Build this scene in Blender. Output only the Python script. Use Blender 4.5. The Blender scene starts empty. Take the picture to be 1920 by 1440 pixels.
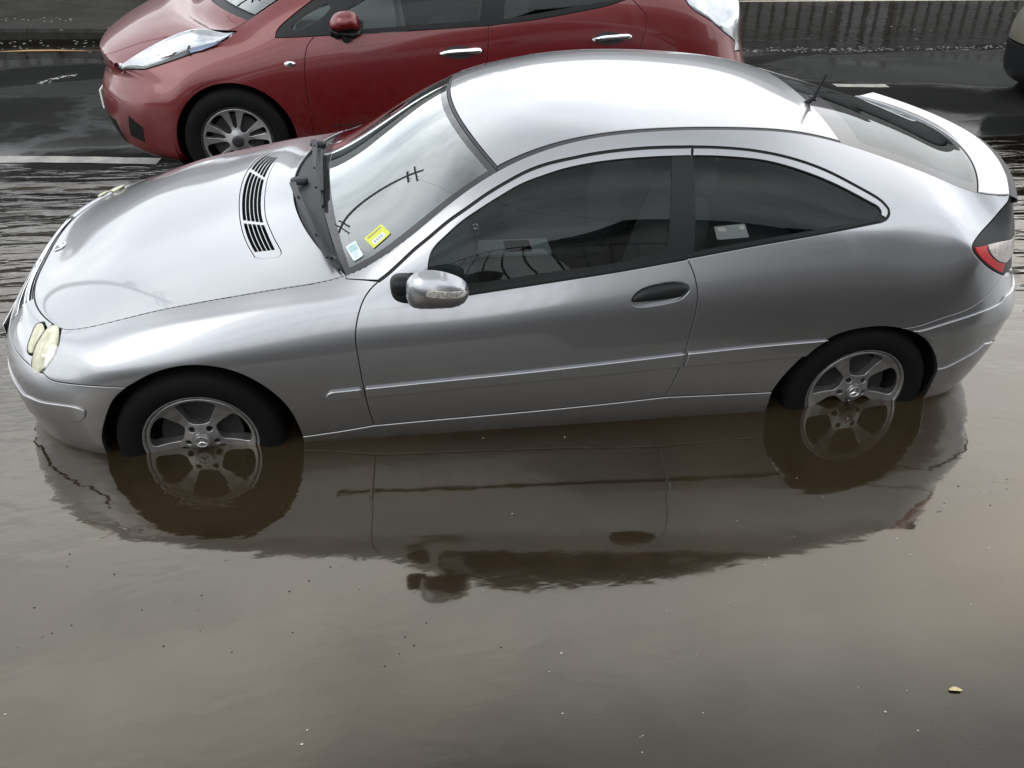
import bpy, bmesh, math, random
import numpy as np
from mathutils import Vector, Matrix
from mathutils.bvhtree import BVHTree
from mathutils.geometry import delaunay_2d_cdt
random.seed(7); rng = np.random.default_rng(7)
scene = bpy.context.scene
COL = scene.collection
R = math.radians

# ------------------------------------------------------------------ camera
CAM = [0.704, -3.663, 2.655, 0.1794, -0.6436, 0.0502, 1700.4]   # x, y, z, yaw, pitch, roll, focal length in pixels of a 1920 wide frame
def cam_axes():
    yaw, pit, roll = CAM[3:6]
    f = np.array([math.sin(yaw)*math.cos(pit), math.cos(yaw)*math.cos(pit), math.sin(pit)])
    r = np.array([math.cos(yaw), -math.sin(yaw), 0.0]); u = np.cross(r, f)
    c, s = math.cos(roll), math.sin(roll)
    return c*r+s*u, -s*r+c*u, f
AX_R, AX_U, AX_F = cam_axes()
CP = np.array(CAM[:3])
def ray_dir(px, py): return (px-960)/CAM[6]*AX_R - (py-720)/CAM[6]*AX_U + AX_F
cam_d = bpy.data.cameras.new('camera'); cam = bpy.data.objects.new('camera', cam_d); COL.objects.link(cam)
cam_d.sensor_width = 36; cam_d.lens = 36*CAM[6]/1920; cam_d.clip_start = .05; cam_d.clip_end = 600
M = Matrix(((AX_R[0], AX_U[0], -AX_F[0], CP[0]), (AX_R[1], AX_U[1], -AX_F[1], CP[1]), (AX_R[2], AX_U[2], -AX_F[2], CP[2]), (0, 0, 0, 1)))
# the silver car stands on the road's camber, so it and the camera are measured in the car's own frame;
# TILT turns that frame level with the flood water (world z = 0 is the water surface)
_n = np.array([-.0075, .10, 1.0]); _n /= np.linalg.norm(_n); _x = np.array([1, 0, 0])-_n[0]*_n; _x /= np.linalg.norm(_x)
GR = np.array([_x, np.cross(_n, _x), _n]); G0 = np.array([0, 0, .177])
TILT = Matrix([list(GR[0])+[-float(GR[0]@G0)], list(GR[1])+[-float(GR[1]@G0)], list(GR[2])+[-float(GR[2]@G0)], [0, 0, 0, 1]])
cam.matrix_world = TILT @ M
def w_at(px, py, z=0.):          # pixel -> level world point at height z
    C = GR@(CP-G0); d = GR@ray_dir(px, py); return C+(z-C[2])/d[2]*d
scene.camera = cam
# ------------------------------------------------------------------ light
SUN_EL, SUN_AZ = 38, 128
world = bpy.data.worlds.new('World'); scene.world = world; world.use_nodes = True
wn = world.node_tree; wn.nodes.clear()
def N(nt, typ, **kw):
    n = nt.nodes.new(typ)
    for k, v in kw.items():
        if k.startswith('i_'):
            key = k[2:]
            key = int(key) if key.isdigit() else key.replace('_', ' ')
            n.inputs[key].default_value = v
        else: setattr(n, k, v)
    return n
sky = N(wn, 'ShaderNodeTexSky', sky_type='NISHITA', sun_disc=False, sun_elevation=R(SUN_EL), sun_rotation=R(180-SUN_AZ), air_density=1.2, dust_density=2.0)
tc = N(wn, 'ShaderNodeTexCoord'); mp = N(wn, 'ShaderNodeMapping'); mp.inputs['Scale'].default_value = (1, 1, 2.2)
nz = N(wn, 'ShaderNodeTexNoise', i_Scale=2.1, i_Detail=7.0, i_Roughness=.52)
cr = N(wn, 'ShaderNodeValToRGB'); cr.color_ramp.elements[0].position = .34; cr.color_ramp.elements[1].position = .60
cr.color_ramp.elements[0].color = (.55, .55, .55, 1); cr.color_ramp.elements[1].color = (1, 1, 1, 1)
nz2 = N(wn, 'ShaderNodeTexNoise', i_Scale=3.3, i_Detail=6.0, i_Roughness=.5)
cl = N(wn, 'ShaderNodeValToRGB'); cl.color_ramp.elements[0].position = .3; cl.color_ramp.elements[1].position = .72
cl.color_ramp.elements[0].color = (20.5, 21.2, 22.2, 1); cl.color_ramp.elements[1].color = (25.4, 25.5, 25.7, 1)
mx = N(wn, 'ShaderNodeMix', data_type='RGBA'); bg = N(wn, 'ShaderNodeBackground', i_Strength=0.15); wo = N(wn, 'ShaderNodeOutputWorld')
L = wn.links.new
L(tc.outputs['Generated'], mp.inputs['Vector']); L(mp.outputs[0], nz.inputs['Vector']); L(mp.outputs[0], nz2.inputs['Vector'])
L(nz.outputs['Fac'], cr.inputs[0]); L(nz2.outputs['Fac'], cl.inputs[0])
L(cr.outputs[0], mx.inputs[0]); L(sky.outputs[0], mx.inputs[6]); L(cl.outputs[0], mx.inputs[7]); 
sx = N(wn, 'ShaderNodeSeparateXYZ'); L(tc.outputs['Generated'], sx.inputs[0])      # heavier cloud behind the photographer, brighter ahead
gy = N(wn, 'ShaderNodeMapRange', i_1=-.8, i_2=.8, i_3=.88, i_4=.88); L(sx.outputs['Y'], gy.inputs[0])
vm = N(wn, 'ShaderNodeVectorMath', operation='SCALE'); L(mx.outputs[2], vm.inputs[0]); gz = N(wn, 'ShaderNodeMapRange', i_1=.68, i_2=.88, i_3=1.05, i_4=.54); gz.interpolation_type = 'SMOOTHSTEP'; L(sx.outputs['Z'], gz.inputs[0]); gm = N(wn, 'ShaderNodeMath', operation='MULTIPLY'); L(gy.outputs[0], gm.inputs[0]); L(gz.outputs[0], gm.inputs[1]); L(gm.outputs[0], vm.inputs['Scale']); L(vm.outputs[0], bg.inputs[0]); L(bg.outputs[0], wo.inputs[0])
sd = bpy.data.lights.new('sun', 'SUN'); sd.energy = .9; sd.angle = R(38); sd.color = (1, .96, .9)
so = bpy.data.objects.new('sun', sd); COL.objects.link(so)
so.rotation_euler = (R(90-SUN_EL), 0, R(SUN_AZ-180))
scene.view_settings.view_transform = 'Standard'; scene.view_settings.look = 'None'; scene.view_settings.gamma = 1
scene.view_settings.exposure = -0.08
scene.render.engine = 'CYCLES'

# ------------------------------------------------------------------ helpers
def on_plane(px, py, ax, val):
    d = ray_dir(px, py); return CP + (val-CP[ax])/d[ax]*d
def tag(o, label=None, cat=None, group=None, kind=None):
    if label: o['label'] = label
    if cat: o['category'] = cat
    if group: o['group'] = group
    if kind: o['kind'] = kind
    return o
def empty(name, loc=(0, 0, 0), label=None, cat=None, group=None):
    o = bpy.data.objects.new(name, None); COL.objects.link(o); o.location = loc; o.empty_display_size = .2
    return tag(o, label, cat, group)
def link(name, me, mat, parent=None):
    o = bpy.data.objects.new(name, me); COL.objects.link(o)
    for m in (mat if isinstance(mat, (list, tuple)) else [mat]): me.materials.append(m)
    if parent is not None: o.parent = parent
    return o
def mesh_np(verts, faces, smooth=True, normals=None):
    me = bpy.data.meshes.new('mesh'); me.from_pydata([tuple(map(float, v)) for v in verts], [], [tuple(int(i) for i in f) for f in faces]); me.update()
    if smooth: me.polygons.foreach_set('use_smooth', [True]*len(me.polygons))
    if normals is not None: me.normals_split_custom_set_from_vertices([tuple(map(float, n)) for n in normals])
    return me
class MB:
    """collects simple solids into one mesh"""
    def __init__(s): s.bm = bmesh.new()
    def box(s, c, d, rot=None, bev=0):
        r = bmesh.ops.create_cube(s.bm, size=1); v = r['verts']
        mt = Matrix.Translation(Vector(c)) @ (rot.to_4x4() if rot else Matrix.Identity(4)) @ Matrix.Diagonal((d[0], d[1], d[2], 1))
        bmesh.ops.transform(s.bm, matrix=mt, verts=v)
        if bev:
            es = list({e for x in v for e in x.link_edges}); bmesh.ops.bevel(s.bm, geom=es, offset=bev, segments=2, affect='EDGES')
        return s
    def tube(s, pts, rad, seg=10, cap=True):
        pts = [Vector(p) for p in pts]; n = len(pts); rads = rad if hasattr(rad, '__len__') else [rad]*n
        rings = []; up = Vector((0, 0, 1))
        for i, p in enumerate(pts):
            t = (pts[min(i+1, n-1)]-pts[max(i-1, 0)]).normalized()
            a = t.cross(up)
            if a.length < .05: a = t.cross(Vector((0, 1, 0)))
            a.normalize(); b = a.cross(t)
            rings.append([s.bm.verts.new(p+(a*math.cos(2*math.pi*k/seg)+b*math.sin(2*math.pi*k/seg))*rads[i]) for k in range(seg)])
        for i in range(n-1):
            for k in range(seg):
                s.bm.faces.new((rings[i][k], rings[i][(k+1) % seg], rings[i+1][(k+1) % seg], rings[i+1][k]))
        if cap:
            s.bm.faces.new(rings[0][::-1]); s.bm.faces.new(rings[-1])
        return s
    def lathe(s, prof, seg=64, ax='y', c=(0, 0, 0), close=False):
        rings = []
        for r, h in prof:
            ring = []
            for k in range(seg):
                a = 2*math.pi*k/seg
                p = (r*math.cos(a), h, r*math.sin(a)) if ax == 'y' else (r*math.cos(a), r*math.sin(a), h) if ax == 'z' else (h, r*math.cos(a), r*math.sin(a))
                ring.append(s.bm.verts.new((p[0]+c[0], p[1]+c[1], p[2]+c[2])))
            rings.append(ring)
        m = len(rings)
        for i in range(m if close else m-1):
            A, B = rings[i], rings[(i+1) % m]
            for k in range(seg): s.bm.faces.new((A[k], A[(k+1) % seg], B[(k+1) % seg], B[k]))
        return s
    def poly(s, pts, thick=None, d=None):
        vs = [s.bm.verts.new(p) for p in pts]; f = s.bm.faces.new(vs)
        if d is not None:
            r = bmesh.ops.extrude_face_region(s.bm, geom=[f]); nv = [x for x in r['geom'] if isinstance(x, bmesh.types.BMVert)]
            bmesh.ops.translate(s.bm, verts=nv, vec=d)
        return s
    def build(s, name, mat, parent=None, smooth=True, angle=35):
        bmesh.ops.recalc_face_normals(s.bm, faces=s.bm.faces)
        me = bpy.data.meshes.new(name); s.bm.to_mesh(me); s.bm.free()
        if smooth:
            me.polygons.foreach_set('use_smooth', [True]*len(me.polygons))
            me.set_sharp_from_angle(angle=R(angle))
        return link(name, me, mat, parent)

# ------------------------------------------------------------------ materials
def new_mat(name):
    m = bpy.data.materials.new(name); m.use_nodes = True; nt = m.node_tree
    return m, nt, nt.nodes['Principled BSDF']
def pmat(name, col, rough=.5, metal=0, coat=0, coat_rough=.03, spec=.5, bump=None, var=None, ior=1.5, sheen=0):
    m, nt, b = new_mat(name)
    b.inputs['Base Color'].default_value = (*col, 1); b.inputs['Roughness'].default_value = rough; b.inputs['Metallic'].default_value = metal
    b.inputs['Coat Weight'].default_value = coat; b.inputs['Coat Roughness'].default_value = coat_rough; b.inputs['Specular IOR Level'].default_value = spec
    b.inputs['IOR'].default_value = ior
    if var or bump:
        t = N(nt, 'ShaderNodeTexCoord')
    if var:      # (scale, low factor, high factor)
        n = N(nt, 'ShaderNodeTexNoise', i_Scale=var[0], i_Detail=6.0, i_Roughness=.6); nt.links.new(t.outputs['Object'], n.inputs['Vector'])
        r = N(nt, 'ShaderNodeValToRGB'); r.color_ramp.elements[0].position = .3; r.color_ramp.elements[1].position = .7
        r.color_ramp.elements[0].color = (*[c*var[1] for c in col], 1); r.color_ramp.elements[1].color = (*[min(1, c*var[2]) for c in col], 1)
        nt.links.new(n.outputs['Fac'], r.inputs[0]); nt.links.new(r.outputs[0], b.inputs['Base Color'])
    if bump:     # (scale, strength, distance)
        n = N(nt, 'ShaderNodeTexNoise', i_Scale=bump[0], i_Detail=4.0); nt.links.new(t.outputs['Object'], n.inputs['Vector'])
        bp = N(nt, 'ShaderNodeBump', i_Strength=bump[1], i_Distance=bump[2]); nt.links.new(n.outputs['Fac'], bp.inputs['Height']); nt.links.new(bp.outputs[0], b.inputs['Normal'])
    return m
def paint(name, col, metal, rough, dirt=.25, coat_rough=.02, coat=1.):
    m, nt, b = new_mat(name); t = N(nt, 'ShaderNodeTexCoord')
    fl = N(nt, 'ShaderNodeTexVoronoi', i_Scale=1400.0); nt.links.new(t.outputs['Object'], fl.inputs['Vector'])
    hs = N(nt, 'ShaderNodeMapRange', i_1=0.0, i_2=1.0, i_3=.92, i_4=1.08); nt.links.new(fl.outputs['Color'], hs.inputs[0])
    n = N(nt, 'ShaderNodeTexNoise', i_Scale=3.0, i_Detail=8.0, i_Roughness=.62); nt.links.new(t.outputs['Object'], n.inputs['Vector'])
    n2 = N(nt, 'ShaderNodeTexNoise', i_Scale=38.0, i_Detail=6.0, i_Roughness=.7); nt.links.new(t.outputs['Object'], n2.inputs['Vector'])
    mu = N(nt, 'ShaderNodeMix', data_type='RGBA', blend_type='MULTIPLY'); mu.inputs[0].default_value = 1; mu.inputs[6].default_value = (*col, 1)
    nt.links.new(hs.outputs[0], mu.inputs[7]); 
    sp = N(nt, 'ShaderNodeSeparateXYZ'); nt.links.new(t.outputs['Object'], sp.inputs[0])
    zr = N(nt, 'ShaderNodeMapRange', i_1=.25, i_2=.75, i_3=1.0, i_4=0.12); nt.links.new(sp.outputs['Z'], zr.inputs[0])
    a = N(nt, 'ShaderNodeMath', operation='MULTIPLY'); nt.links.new(n.outputs['Fac'], a.inputs[0]); nt.links.new(n2.outputs['Fac'], a.inputs[1])
    a2 = N(nt, 'ShaderNodeMapRange', i_1=.18, i_2=.42, i_3=0.0, i_4=1.0); nt.links.new(a.outputs[0], a2.inputs[0])
    a3 = N(nt, 'ShaderNodeMath', operation='MULTIPLY'); nt.links.new(a2.outputs[0], a3.inputs[0]); nt.links.new(zr.outputs[0], a3.inputs[1])
    ge = N(nt, 'ShaderNodeNewGeometry'); gs = N(nt, 'ShaderNodeSeparateXYZ'); nt.links.new(ge.outputs['Position'], gs.inputs[0])      # silt left along the tide line
    tz_ = N(nt, 'ShaderNodeMapRange', i_1=.0, i_2=.07, i_3=1.0, i_4=0.0); nt.links.new(gs.outputs['Z'], tz_.inputs[0])
    tm = N(nt, 'ShaderNodeMath', operation='MULTIPLY'); nt.links.new(tz_.outputs[0], tm.inputs[0]); nt.links.new(n.outputs['Fac'], tm.inputs[1])
    ta = N(nt, 'ShaderNodeMath', operation='MULTIPLY_ADD'); ta.inputs[1].default_value = dirt; nt.links.new(a3.outputs[0], ta.inputs[0]); nt.links.new(tm.outputs[0], ta.inputs[2])
    a4 = N(nt, 'ShaderNodeMath', operation='MULTIPLY', use_clamp=True); a4.inputs[1].default_value = 1.0; nt.links.new(ta.outputs[0], a4.inputs[0])
    dm = N(nt, 'ShaderNodeMix', data_type='RGBA'); nt.links.new(a4.outputs[0], dm.inputs[0]); nt.links.new(mu.outputs[2], dm.inputs[6]); dm.inputs[7].default_value = (.16, .14, .12, 1)
    nt.links.new(dm.outputs[2], b.inputs['Base Color'])
    b.inputs['Metallic'].default_value = metal; b.inputs['Roughness'].default_value = rough
    b.inputs['Coat Weight'].default_value = coat
    cr_ = N(nt, 'ShaderNodeMapRange', i_1=0.0, i_2=1.0, i_3=coat_rough, i_4=coat_rough+.22); nt.links.new(a4.outputs[0], cr_.inputs[0]); nt.links.new(cr_.outputs[0], b.inputs['Coat Roughness'])
    op = N(nt, 'ShaderNodeTexNoise', i_Scale=420.0, i_Detail=1.0); nt.links.new(t.outputs['Object'], op.inputs['Vector'])
    bp = N(nt, 'ShaderNodeBump', i_Strength=.04, i_Distance=.0006); nt.links.new(op.outputs['Fac'], bp.inputs['Height']); nt.links.new(bp.outputs[0], b.inputs['Coat Normal'])
    return m
def glass_mat(name, tint, ior=1.5, boost=1.0, rough=0.0):
    m = bpy.data.materials.new(name); m.use_nodes = True; nt = m.node_tree; nt.nodes.clear()
    tr = N(nt, 'ShaderNodeBsdfTransparent'); tr.inputs[0].default_value = (*tint, 1)
    gl = N(nt, 'ShaderNodeBsdfGlossy', i_Roughness=rough); gl.inputs[0].default_value = (.95, 1.0, 1.0, 1)
    fr = N(nt, 'ShaderNodeFresnel', i_IOR=ior); mu = N(nt, 'ShaderNodeMath', operation='MULTIPLY', use_clamp=True); mu.inputs[1].default_value = boost
    mxs = N(nt, 'ShaderNodeMixShader'); o = N(nt, 'ShaderNodeOutputMaterial')
    ge = N(nt, 'ShaderNodeNewGeometry'); mi = N(nt, 'ShaderNodeMapRange', i_1=0.0, i_2=1.0, i_3=ior, i_4=1/ior); nt.links.new(ge.outputs['Backfacing'], mi.inputs[0]); nt.links.new(mi.outputs[0], fr.inputs['IOR'])
    nt.links.new(fr.outputs[0], mu.inputs[0]); nt.links.new(mu.outputs[0], mxs.inputs[0]); nt.links.new(tr.outputs[0], mxs.inputs[1]); nt.links.new(gl.outputs[0], mxs.inputs[2]); nt.links.new(mxs.outputs[0], o.inputs[0])
    return m
MAT = dict(
    silver=paint('silver_metallic_paint', (.262, .270, .285), .94, .31, .35),
    red=paint('red_metallic_paint', (.088, .0012, .0030), .32, .34, .2, coat=.55),
    beige=paint('champagne_paint', (.17, .165, .13), .6, .4, .3),
    black=pmat('black_plastic', (.008, .0085, .009), .40, spec=.16, bump=(300, .15, .0005)),
    grey_rubber_lip_shade=pmat('grey_rubber_lip_shade', (.026, .027, .031), .5, spec=.22),
    rubber=pmat('tyre_rubber', (.0045, .0047, .005), .8, spec=.06, bump=(60, .2, .001)),
    dark=pmat('dark_underbody', (.006, .006, .006), .9, spec=.1),
    cabin=pmat('dark_cabin_trim', (.03, .032, .033), .7, bump=(60, .15, .0008)),
    cloth=pmat('dark_seat_cloth', (.09, .095, .10), .95, bump=(90, .2, .001)),
    pale_trim=pmat('pale_console_trim', (.42, .46, .45), .4),
    chrome=pmat('chrome', (.75, .76, .78), .08, metal=1),
    alloy=pmat('alloy_wheel_paint', (.25, .25, .25), .34, metal=.85, coat=.5, coat_rough=.12, var=(30, .72, 1.08)),
    alloy_bright=pmat('machined_alloy', (.46, .46, .47), .32, metal=.9, var=(30, .8, 1.1)),
    alloy_dark=pmat('dark_alloy', (.02, .02, .022), .4, metal=.3),
    steel=pmat('brake_steel', (.010, .0095, .009), .7, metal=.2, var=(40, .4, 1.2)),
    windscreen=glass_mat('windscreen_glass', (.45, .50, .49), 1.62, 2.5),
    side_glass=glass_mat('tinted_side_glass', (.32, .36, .35), 1.45, .5),
    rear_glass=glass_mat('tinted_rear_glass', (.30, .35, .34), 1.62, .85),
    frit=pmat('black_glass_border', (.02, .021, .024), .04, spec=.5),
)
# ------------------------------------------------------------------ surfaces
FLIP = np.array([1, -1, 1.0])
def bspl(u):
    return np.stack([(1-u)**3, 3*u**3-6*u**2+4, -3*u**3+3*u**2+3*u+1, u**3], -1)/6
class Wrap:
    """half body side from nose centre (s=0) round the flank to the tail centre; smooth cubic spline net"""
    def __init__(s, P):
        P = np.array(P, float); n, m, _ = P.shape; s.n, s.m = n, m
        C = np.zeros_like(P)
        for k in range(3):
            A = np.zeros((n, n)); sg = -1 if k == 1 else 1
            for i in range(n):
                A[i, i] += 4
                for j in (i-1, i+1):
                    if j < 0: A[i, 1] += sg
                    elif j >= n: A[i, n-2] += sg
                    else: A[i, j] += 1
            C[:, :, k] = np.linalg.solve(A/6, P[:, :, k])
        C = np.concatenate([C[1:2]*FLIP, C, C[-2:-1]*FLIP], 0)
        C = np.concatenate([2*C[:, :1]-C[:, 1:2], C, 2*C[:, -1:]-C[:, -2:-1]], 1)
        s.C = C
        ss = np.linspace(0, n-1, 600); mid = s.raw(ss, np.full_like(ss, m*.45)); ln = np.concatenate([[0], np.cumsum(np.linalg.norm(np.diff(mid, axis=0), axis=1))])
        s.ss, s.ln = ss, ln
        s.vs = 1.45/(m-1)
        s.su, s.sv = (0, n-1), (0, m-1)
        s.make_bvh()
    def raw(s, a, v):
        a = np.clip(a, 0, s.n-1-1e-9); v = np.clip(v, 0, s.m-1-1e-9)
        i = a.astype(int); j = v.astype(int); bu = bspl(a-i); bv = bspl(v-j)
        out = 0
        for k in range(4):
            row = 0
            for l in range(4): row = row + bv[..., l:l+1]*s.C[i+k, j+l]
            out = out + bu[..., k:k+1]*row
        return out
    def to_m(s, uv): uv = np.asarray(uv, float); return np.stack([np.interp(uv[..., 0], s.ss, s.ln), uv[..., 1]*s.vs], -1)
    def from_m(s, q): q = np.asarray(q, float); return np.stack([np.interp(q[..., 0], s.ln, s.ss), q[..., 1]/s.vs], -1)
    def pn(s, q):
        uv = s.from_m(q); a, v = uv[..., 0], uv[..., 1]; e = 2e-3
        P = s.raw(a, v)
        a0, a1 = np.clip(a-e, 0, s.n-1), np.clip(a+e, 0, s.n-1); v0, v1 = np.clip(v-e, 0, s.m-1), np.clip(v+e, 0, s.m-1)
        du = s.raw(a1, v)-s.raw(a0, v); dv = s.raw(a, v1)-s.raw(a, v0)
        n = np.cross(du, dv); n /= np.linalg.norm(n, axis=-1, keepdims=True)+1e-15
        return P, n*s.sign
    sign = 1
    org = np.zeros(3)
    def make_bvh(s, na=420, nv=150):
        a = np.linspace(*s.su, na); v = np.linspace(*s.sv, nv); A, V = np.meshgrid(a, v, indexing='ij'); P = s.raw(A.ravel(), V.ravel())
        s.gA, s.gV, s.gP = A.ravel(), V.ravel(), P
        F = []
        for i in range(na-1):
            for j in range(nv-1):
                k = i*nv+j; F += [(k, k+nv, k+nv+1), (k, k+nv+1, k+1)]
        s.F = F; s.bvh = BVHTree.FromPolygons([Vector(p) for p in P], F)
    def hit(s, o, d):
        o = np.array(o, float)-s.org; loc, nr, idx, dist = s.bvh.ray_cast(Vector(o), Vector(d))
        if loc is None:
            # nearest approach to the surface: grazing ray
            o = Vector(o); d = Vector(d).normalized(); P = s.gP-np.array(o); t = P@np.array(d); D = np.linalg.norm(P-t[:, None]*np.array(d), axis=1); k = int(np.argmin(D))
            return np.array([s.gA[k], s.gV[k]]), float(D[k])
        f = s.F[idx]; a, b, c = (s.gP[i] for i in f); p = np.array(loc)
        T = np.stack([b-a, c-a], 1); w, *_ = np.linalg.lstsq(T, p-a, rcond=None)
        uv = [np.array([s.gA[i], s.gV[i]]) for i in f]
        return uv[0]+w[0]*(uv[1]-uv[0])+w[1]*(uv[2]-uv[0]), 0.
class Cap(Wrap):
    """hood, glass and roof: a sheet lofted between the two upper edges of the body sides"""
    def __init__(s, wrap, a0, a1, bow, crown, crease=None):
        s.crease = crease
        s.w, s.su, s.sv = wrap, (a0, a1), (-1, 1); s.bow, s.crown = bow, crown
        ss = np.linspace(a0, a1, 500); mid = s.raw(ss, np.zeros_like(ss)); ln = np.concatenate([[0], np.cumsum(np.linalg.norm(np.diff(mid, axis=0), axis=1))])
        s.ss, s.ln = ss, ln; s.vs = .62; s.n, s.m = 1e9, 1e9
        s.sign = 1
        s.make_bvh(300, 121)
    def raw(s, a, t):
        a = np.clip(a, *s.su); t = np.clip(t, -1, 1)
        E = s.w.raw(a, np.full_like(a, s.w.m-1.0)); x = E[..., 0]
        at = np.abs(t)
        b = np.interp(x, s.bow[0], s.bow[1]); p = np.interp(x, s.bow[0], s.bow[2]); c = smooth_interp(x, s.crown[0], s.crown[1])
        q = 0 if s.crease is None else s.crease[0]*np.interp(x, *s.crease[1])*smooth_interp(at, [0, s.crease[2], s.crease[3], 1], [1, 1, 0, 0])
        return np.stack([x+b*(1-at**p), -E[..., 1]*t, E[..., 2]+c*(1-at**2.3)+q], -1)
    def pn(s, q):
        uv = s.from_m(q); a, v = uv[..., 0], uv[..., 1]; e = 2e-3
        P = s.raw(a, v)
        a0, a1 = np.clip(a-e, *s.su), np.clip(a+e, *s.su); v0, v1 = np.clip(v-e, -1, 1), np.clip(v+e, -1, 1)
        du = s.raw(a1, v)-s.raw(a0, v); dv = s.raw(a, v1)-s.raw(a, v0)
        n = np.cross(du, dv); n /= np.linalg.norm(n, axis=-1, keepdims=True)+1e-15
        return P, n
class Plane:
    """vertical plane y = y0 (x, z coordinates), optionally dropped onto a mesh in front of it"""
    side_y = -3.0
    def __init__(s, y0, V=None, F=None): s.y0 = y0; s.bvh = BVHTree.FromPolygons([Vector(v) for v in V], F) if V is not None else None
    def to_m(s, uv): return np.asarray(uv, float)
    def from_m(s, q): return np.asarray(q, float)
    def hit(s, o, d):
        o, d = np.array(o, float), np.array(d, float)
        if s.bvh:
            loc, n, i, ds = s.bvh.ray_cast(Vector(o), Vector(d))
            if loc is not None: return np.array([loc[0], loc[2]]), 0.
        p = o+(s.y0-o[1])/d[1]*d; return np.array([p[0], p[2]]), 0.
    def pn(s, q):
        q = np.asarray(q, float); P = np.stack([q[..., 0], np.full(q.shape[:-1], s.y0), q[..., 1]], -1); Nn = np.zeros_like(P); Nn[..., 1] = -1
        if s.bvh:
            for i, p in enumerate(P):
                loc, n, k, ds = s.bvh.ray_cast(Vector((p[0], s.y0-1, p[2])), Vector((0, 1, 0)))
                if loc is not None: P[i] = loc; Nn[i] = n if n[1] < 0 else -n
        return P, Nn
class Flat:
    """plane x,z with a depth function, for wheels"""
    def __init__(s, f): s.f = f
    def to_m(s, uv): return np.asarray(uv, float)
    def from_m(s, q): return np.asarray(q, float)
    def pn(s, q):
        q = np.asarray(q, float); e = 1e-3
        def P(x, z): return np.stack([x, s.f(np.hypot(x, z), np.arctan2(z, x)), z], -1)
        p = P(q[..., 0], q[..., 1]); du = P(q[..., 0]+e, q[..., 1])-P(q[..., 0]-e, q[..., 1]); dv = P(q[..., 0], q[..., 1]+e)-P(q[..., 0], q[..., 1]-e)
        n = np.cross(du, dv); n /= np.linalg.norm(n, axis=-1, keepdims=True)
        return p, n
def smooth_interp(x, X, Y):
    X, Y = np.asarray(X, float), np.asarray(Y, float); d = np.diff(Y)/np.diff(X); m = np.concatenate([[d[0]], (d[1:]+d[:-1])/2, [d[-1]]])
    m[1:-1][d[1:]*d[:-1] <= 0] = 0
    x = np.clip(x, X[0], X[-1]); i = np.clip(np.searchsorted(X, x)-1, 0, len(X)-2); h = (X[i+1]-X[i]); t = (x-X[i])/h
    return Y[i]*(2*t**3-3*t**2+1)+m[i]*h*(t**3-2*t**2+t)+Y[i+1]*(-2*t**3+3*t**2)+m[i+1]*h*(t**3-t**2)

def catmull(P, closed=False, k=8):
    P = np.asarray(P, float); n = len(P)
    if n < 3 and not closed: return P
    out = []
    rngi = range(n if closed else n-1)
    for i in rngi:
        p1, p2 = P[i], P[(i+1) % n]
        p0 = P[(i-1) % n] if (closed or i > 0) else 2*p1-p2
        p3 = P[(i+2) % n] if (closed or i+2 < n) else 2*p2-p1
        d01, d12, d23 = [max(np.linalg.norm(b-a), 1e-6)**.5 for a, b in ((p0, p1), (p1, p2), (p2, p3))]
        for j in range(k):
            u = j/k; t0, t1 = 0, d01; t2 = t1+d12; t3 = t2+d23; t = t1+u*(t2-t1)
            A1 = (t1-t)/(t1-t0)*p0+(t-t0)/(t1-t0)*p1; A2 = (t2-t)/(t2-t1)*p1+(t-t1)/(t2-t1)*p2; A3 = (t3-t)/(t3-t2)*p2+(t-t2)/(t3-t2)*p3
            B1 = (t2-t)/(t2-t0)*A1+(t-t0)/(t2-t0)*A2; B2 = (t3-t)/(t3-t1)*A2+(t-t1)/(t3-t1)*A3
            out.append((t2-t)/(t2-t1)*B1+(t-t1)/(t2-t1)*B2)
    if not closed: out.append(P[-1])
    return np.array(out)
def resample(P, step, closed=False):
    P = np.asarray(P, float)
    if closed: P = np.vstack([P, P[:1]])
    d = np.linalg.norm(np.diff(P, axis=0), axis=1); L_ = np.concatenate([[0], np.cumsum(d)]); n = max(2 if not closed else 8, int(math.ceil(L_[-1]/step))+1)
    t = np.linspace(0, L_[-1], n); Q = np.stack([np.interp(t, L_, P[:, k]) for k in range(P.shape[1])], 1)
    return Q[:-1] if closed else Q
MISS = []
def seg_m(surf, kind, pts, step=.012, smooth=True):
    """one boundary segment -> points in surface metres"""
    if kind == 'p':
        pts = catmull(pts) if smooth else np.asarray(pts, float); out = []
        for x, y in pts:
            uv, d = surf.hit(CP, ray_dir(x, y)); out.append(uv)
            if d > .004: MISS.append((round(x), round(y), round(d, 3)))
        q = surf.to_m(np.array(out))
    elif kind == 'x':       # (x, z) seen square from the side
        pts = catmull(pts) if smooth else np.asarray(pts, float); out = []
        for x, z in pts:
            uv, d = surf.hit((x, surf.side_y, z), (0, 1, 0)); out.append(uv)
            if d > .004: MISS.append(('x', round(x, 3), round(z, 3), round(d, 3)))
        q = surf.to_m(np.array(out))
    elif kind == 'z':       # (x, y) seen from above
        pts = catmull(pts) if smooth else np.asarray(pts, float); out = []
        for x, y in pts:
            uv, d = surf.hit((x, y, 5), (0, 0, -1)); out.append(uv)
            if d > .004: MISS.append(('z', round(x, 3), round(y, 3), round(d, 3)))
        q = surf.to_m(np.array(out))
    elif kind == 'm': q = np.asarray(pts, float)
    else:                   # 'w': raw surface parameters
        q = surf.to_m(np.asarray(pts, float)); q = catmull(q) if smooth else q
    return resample(q, step)
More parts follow.
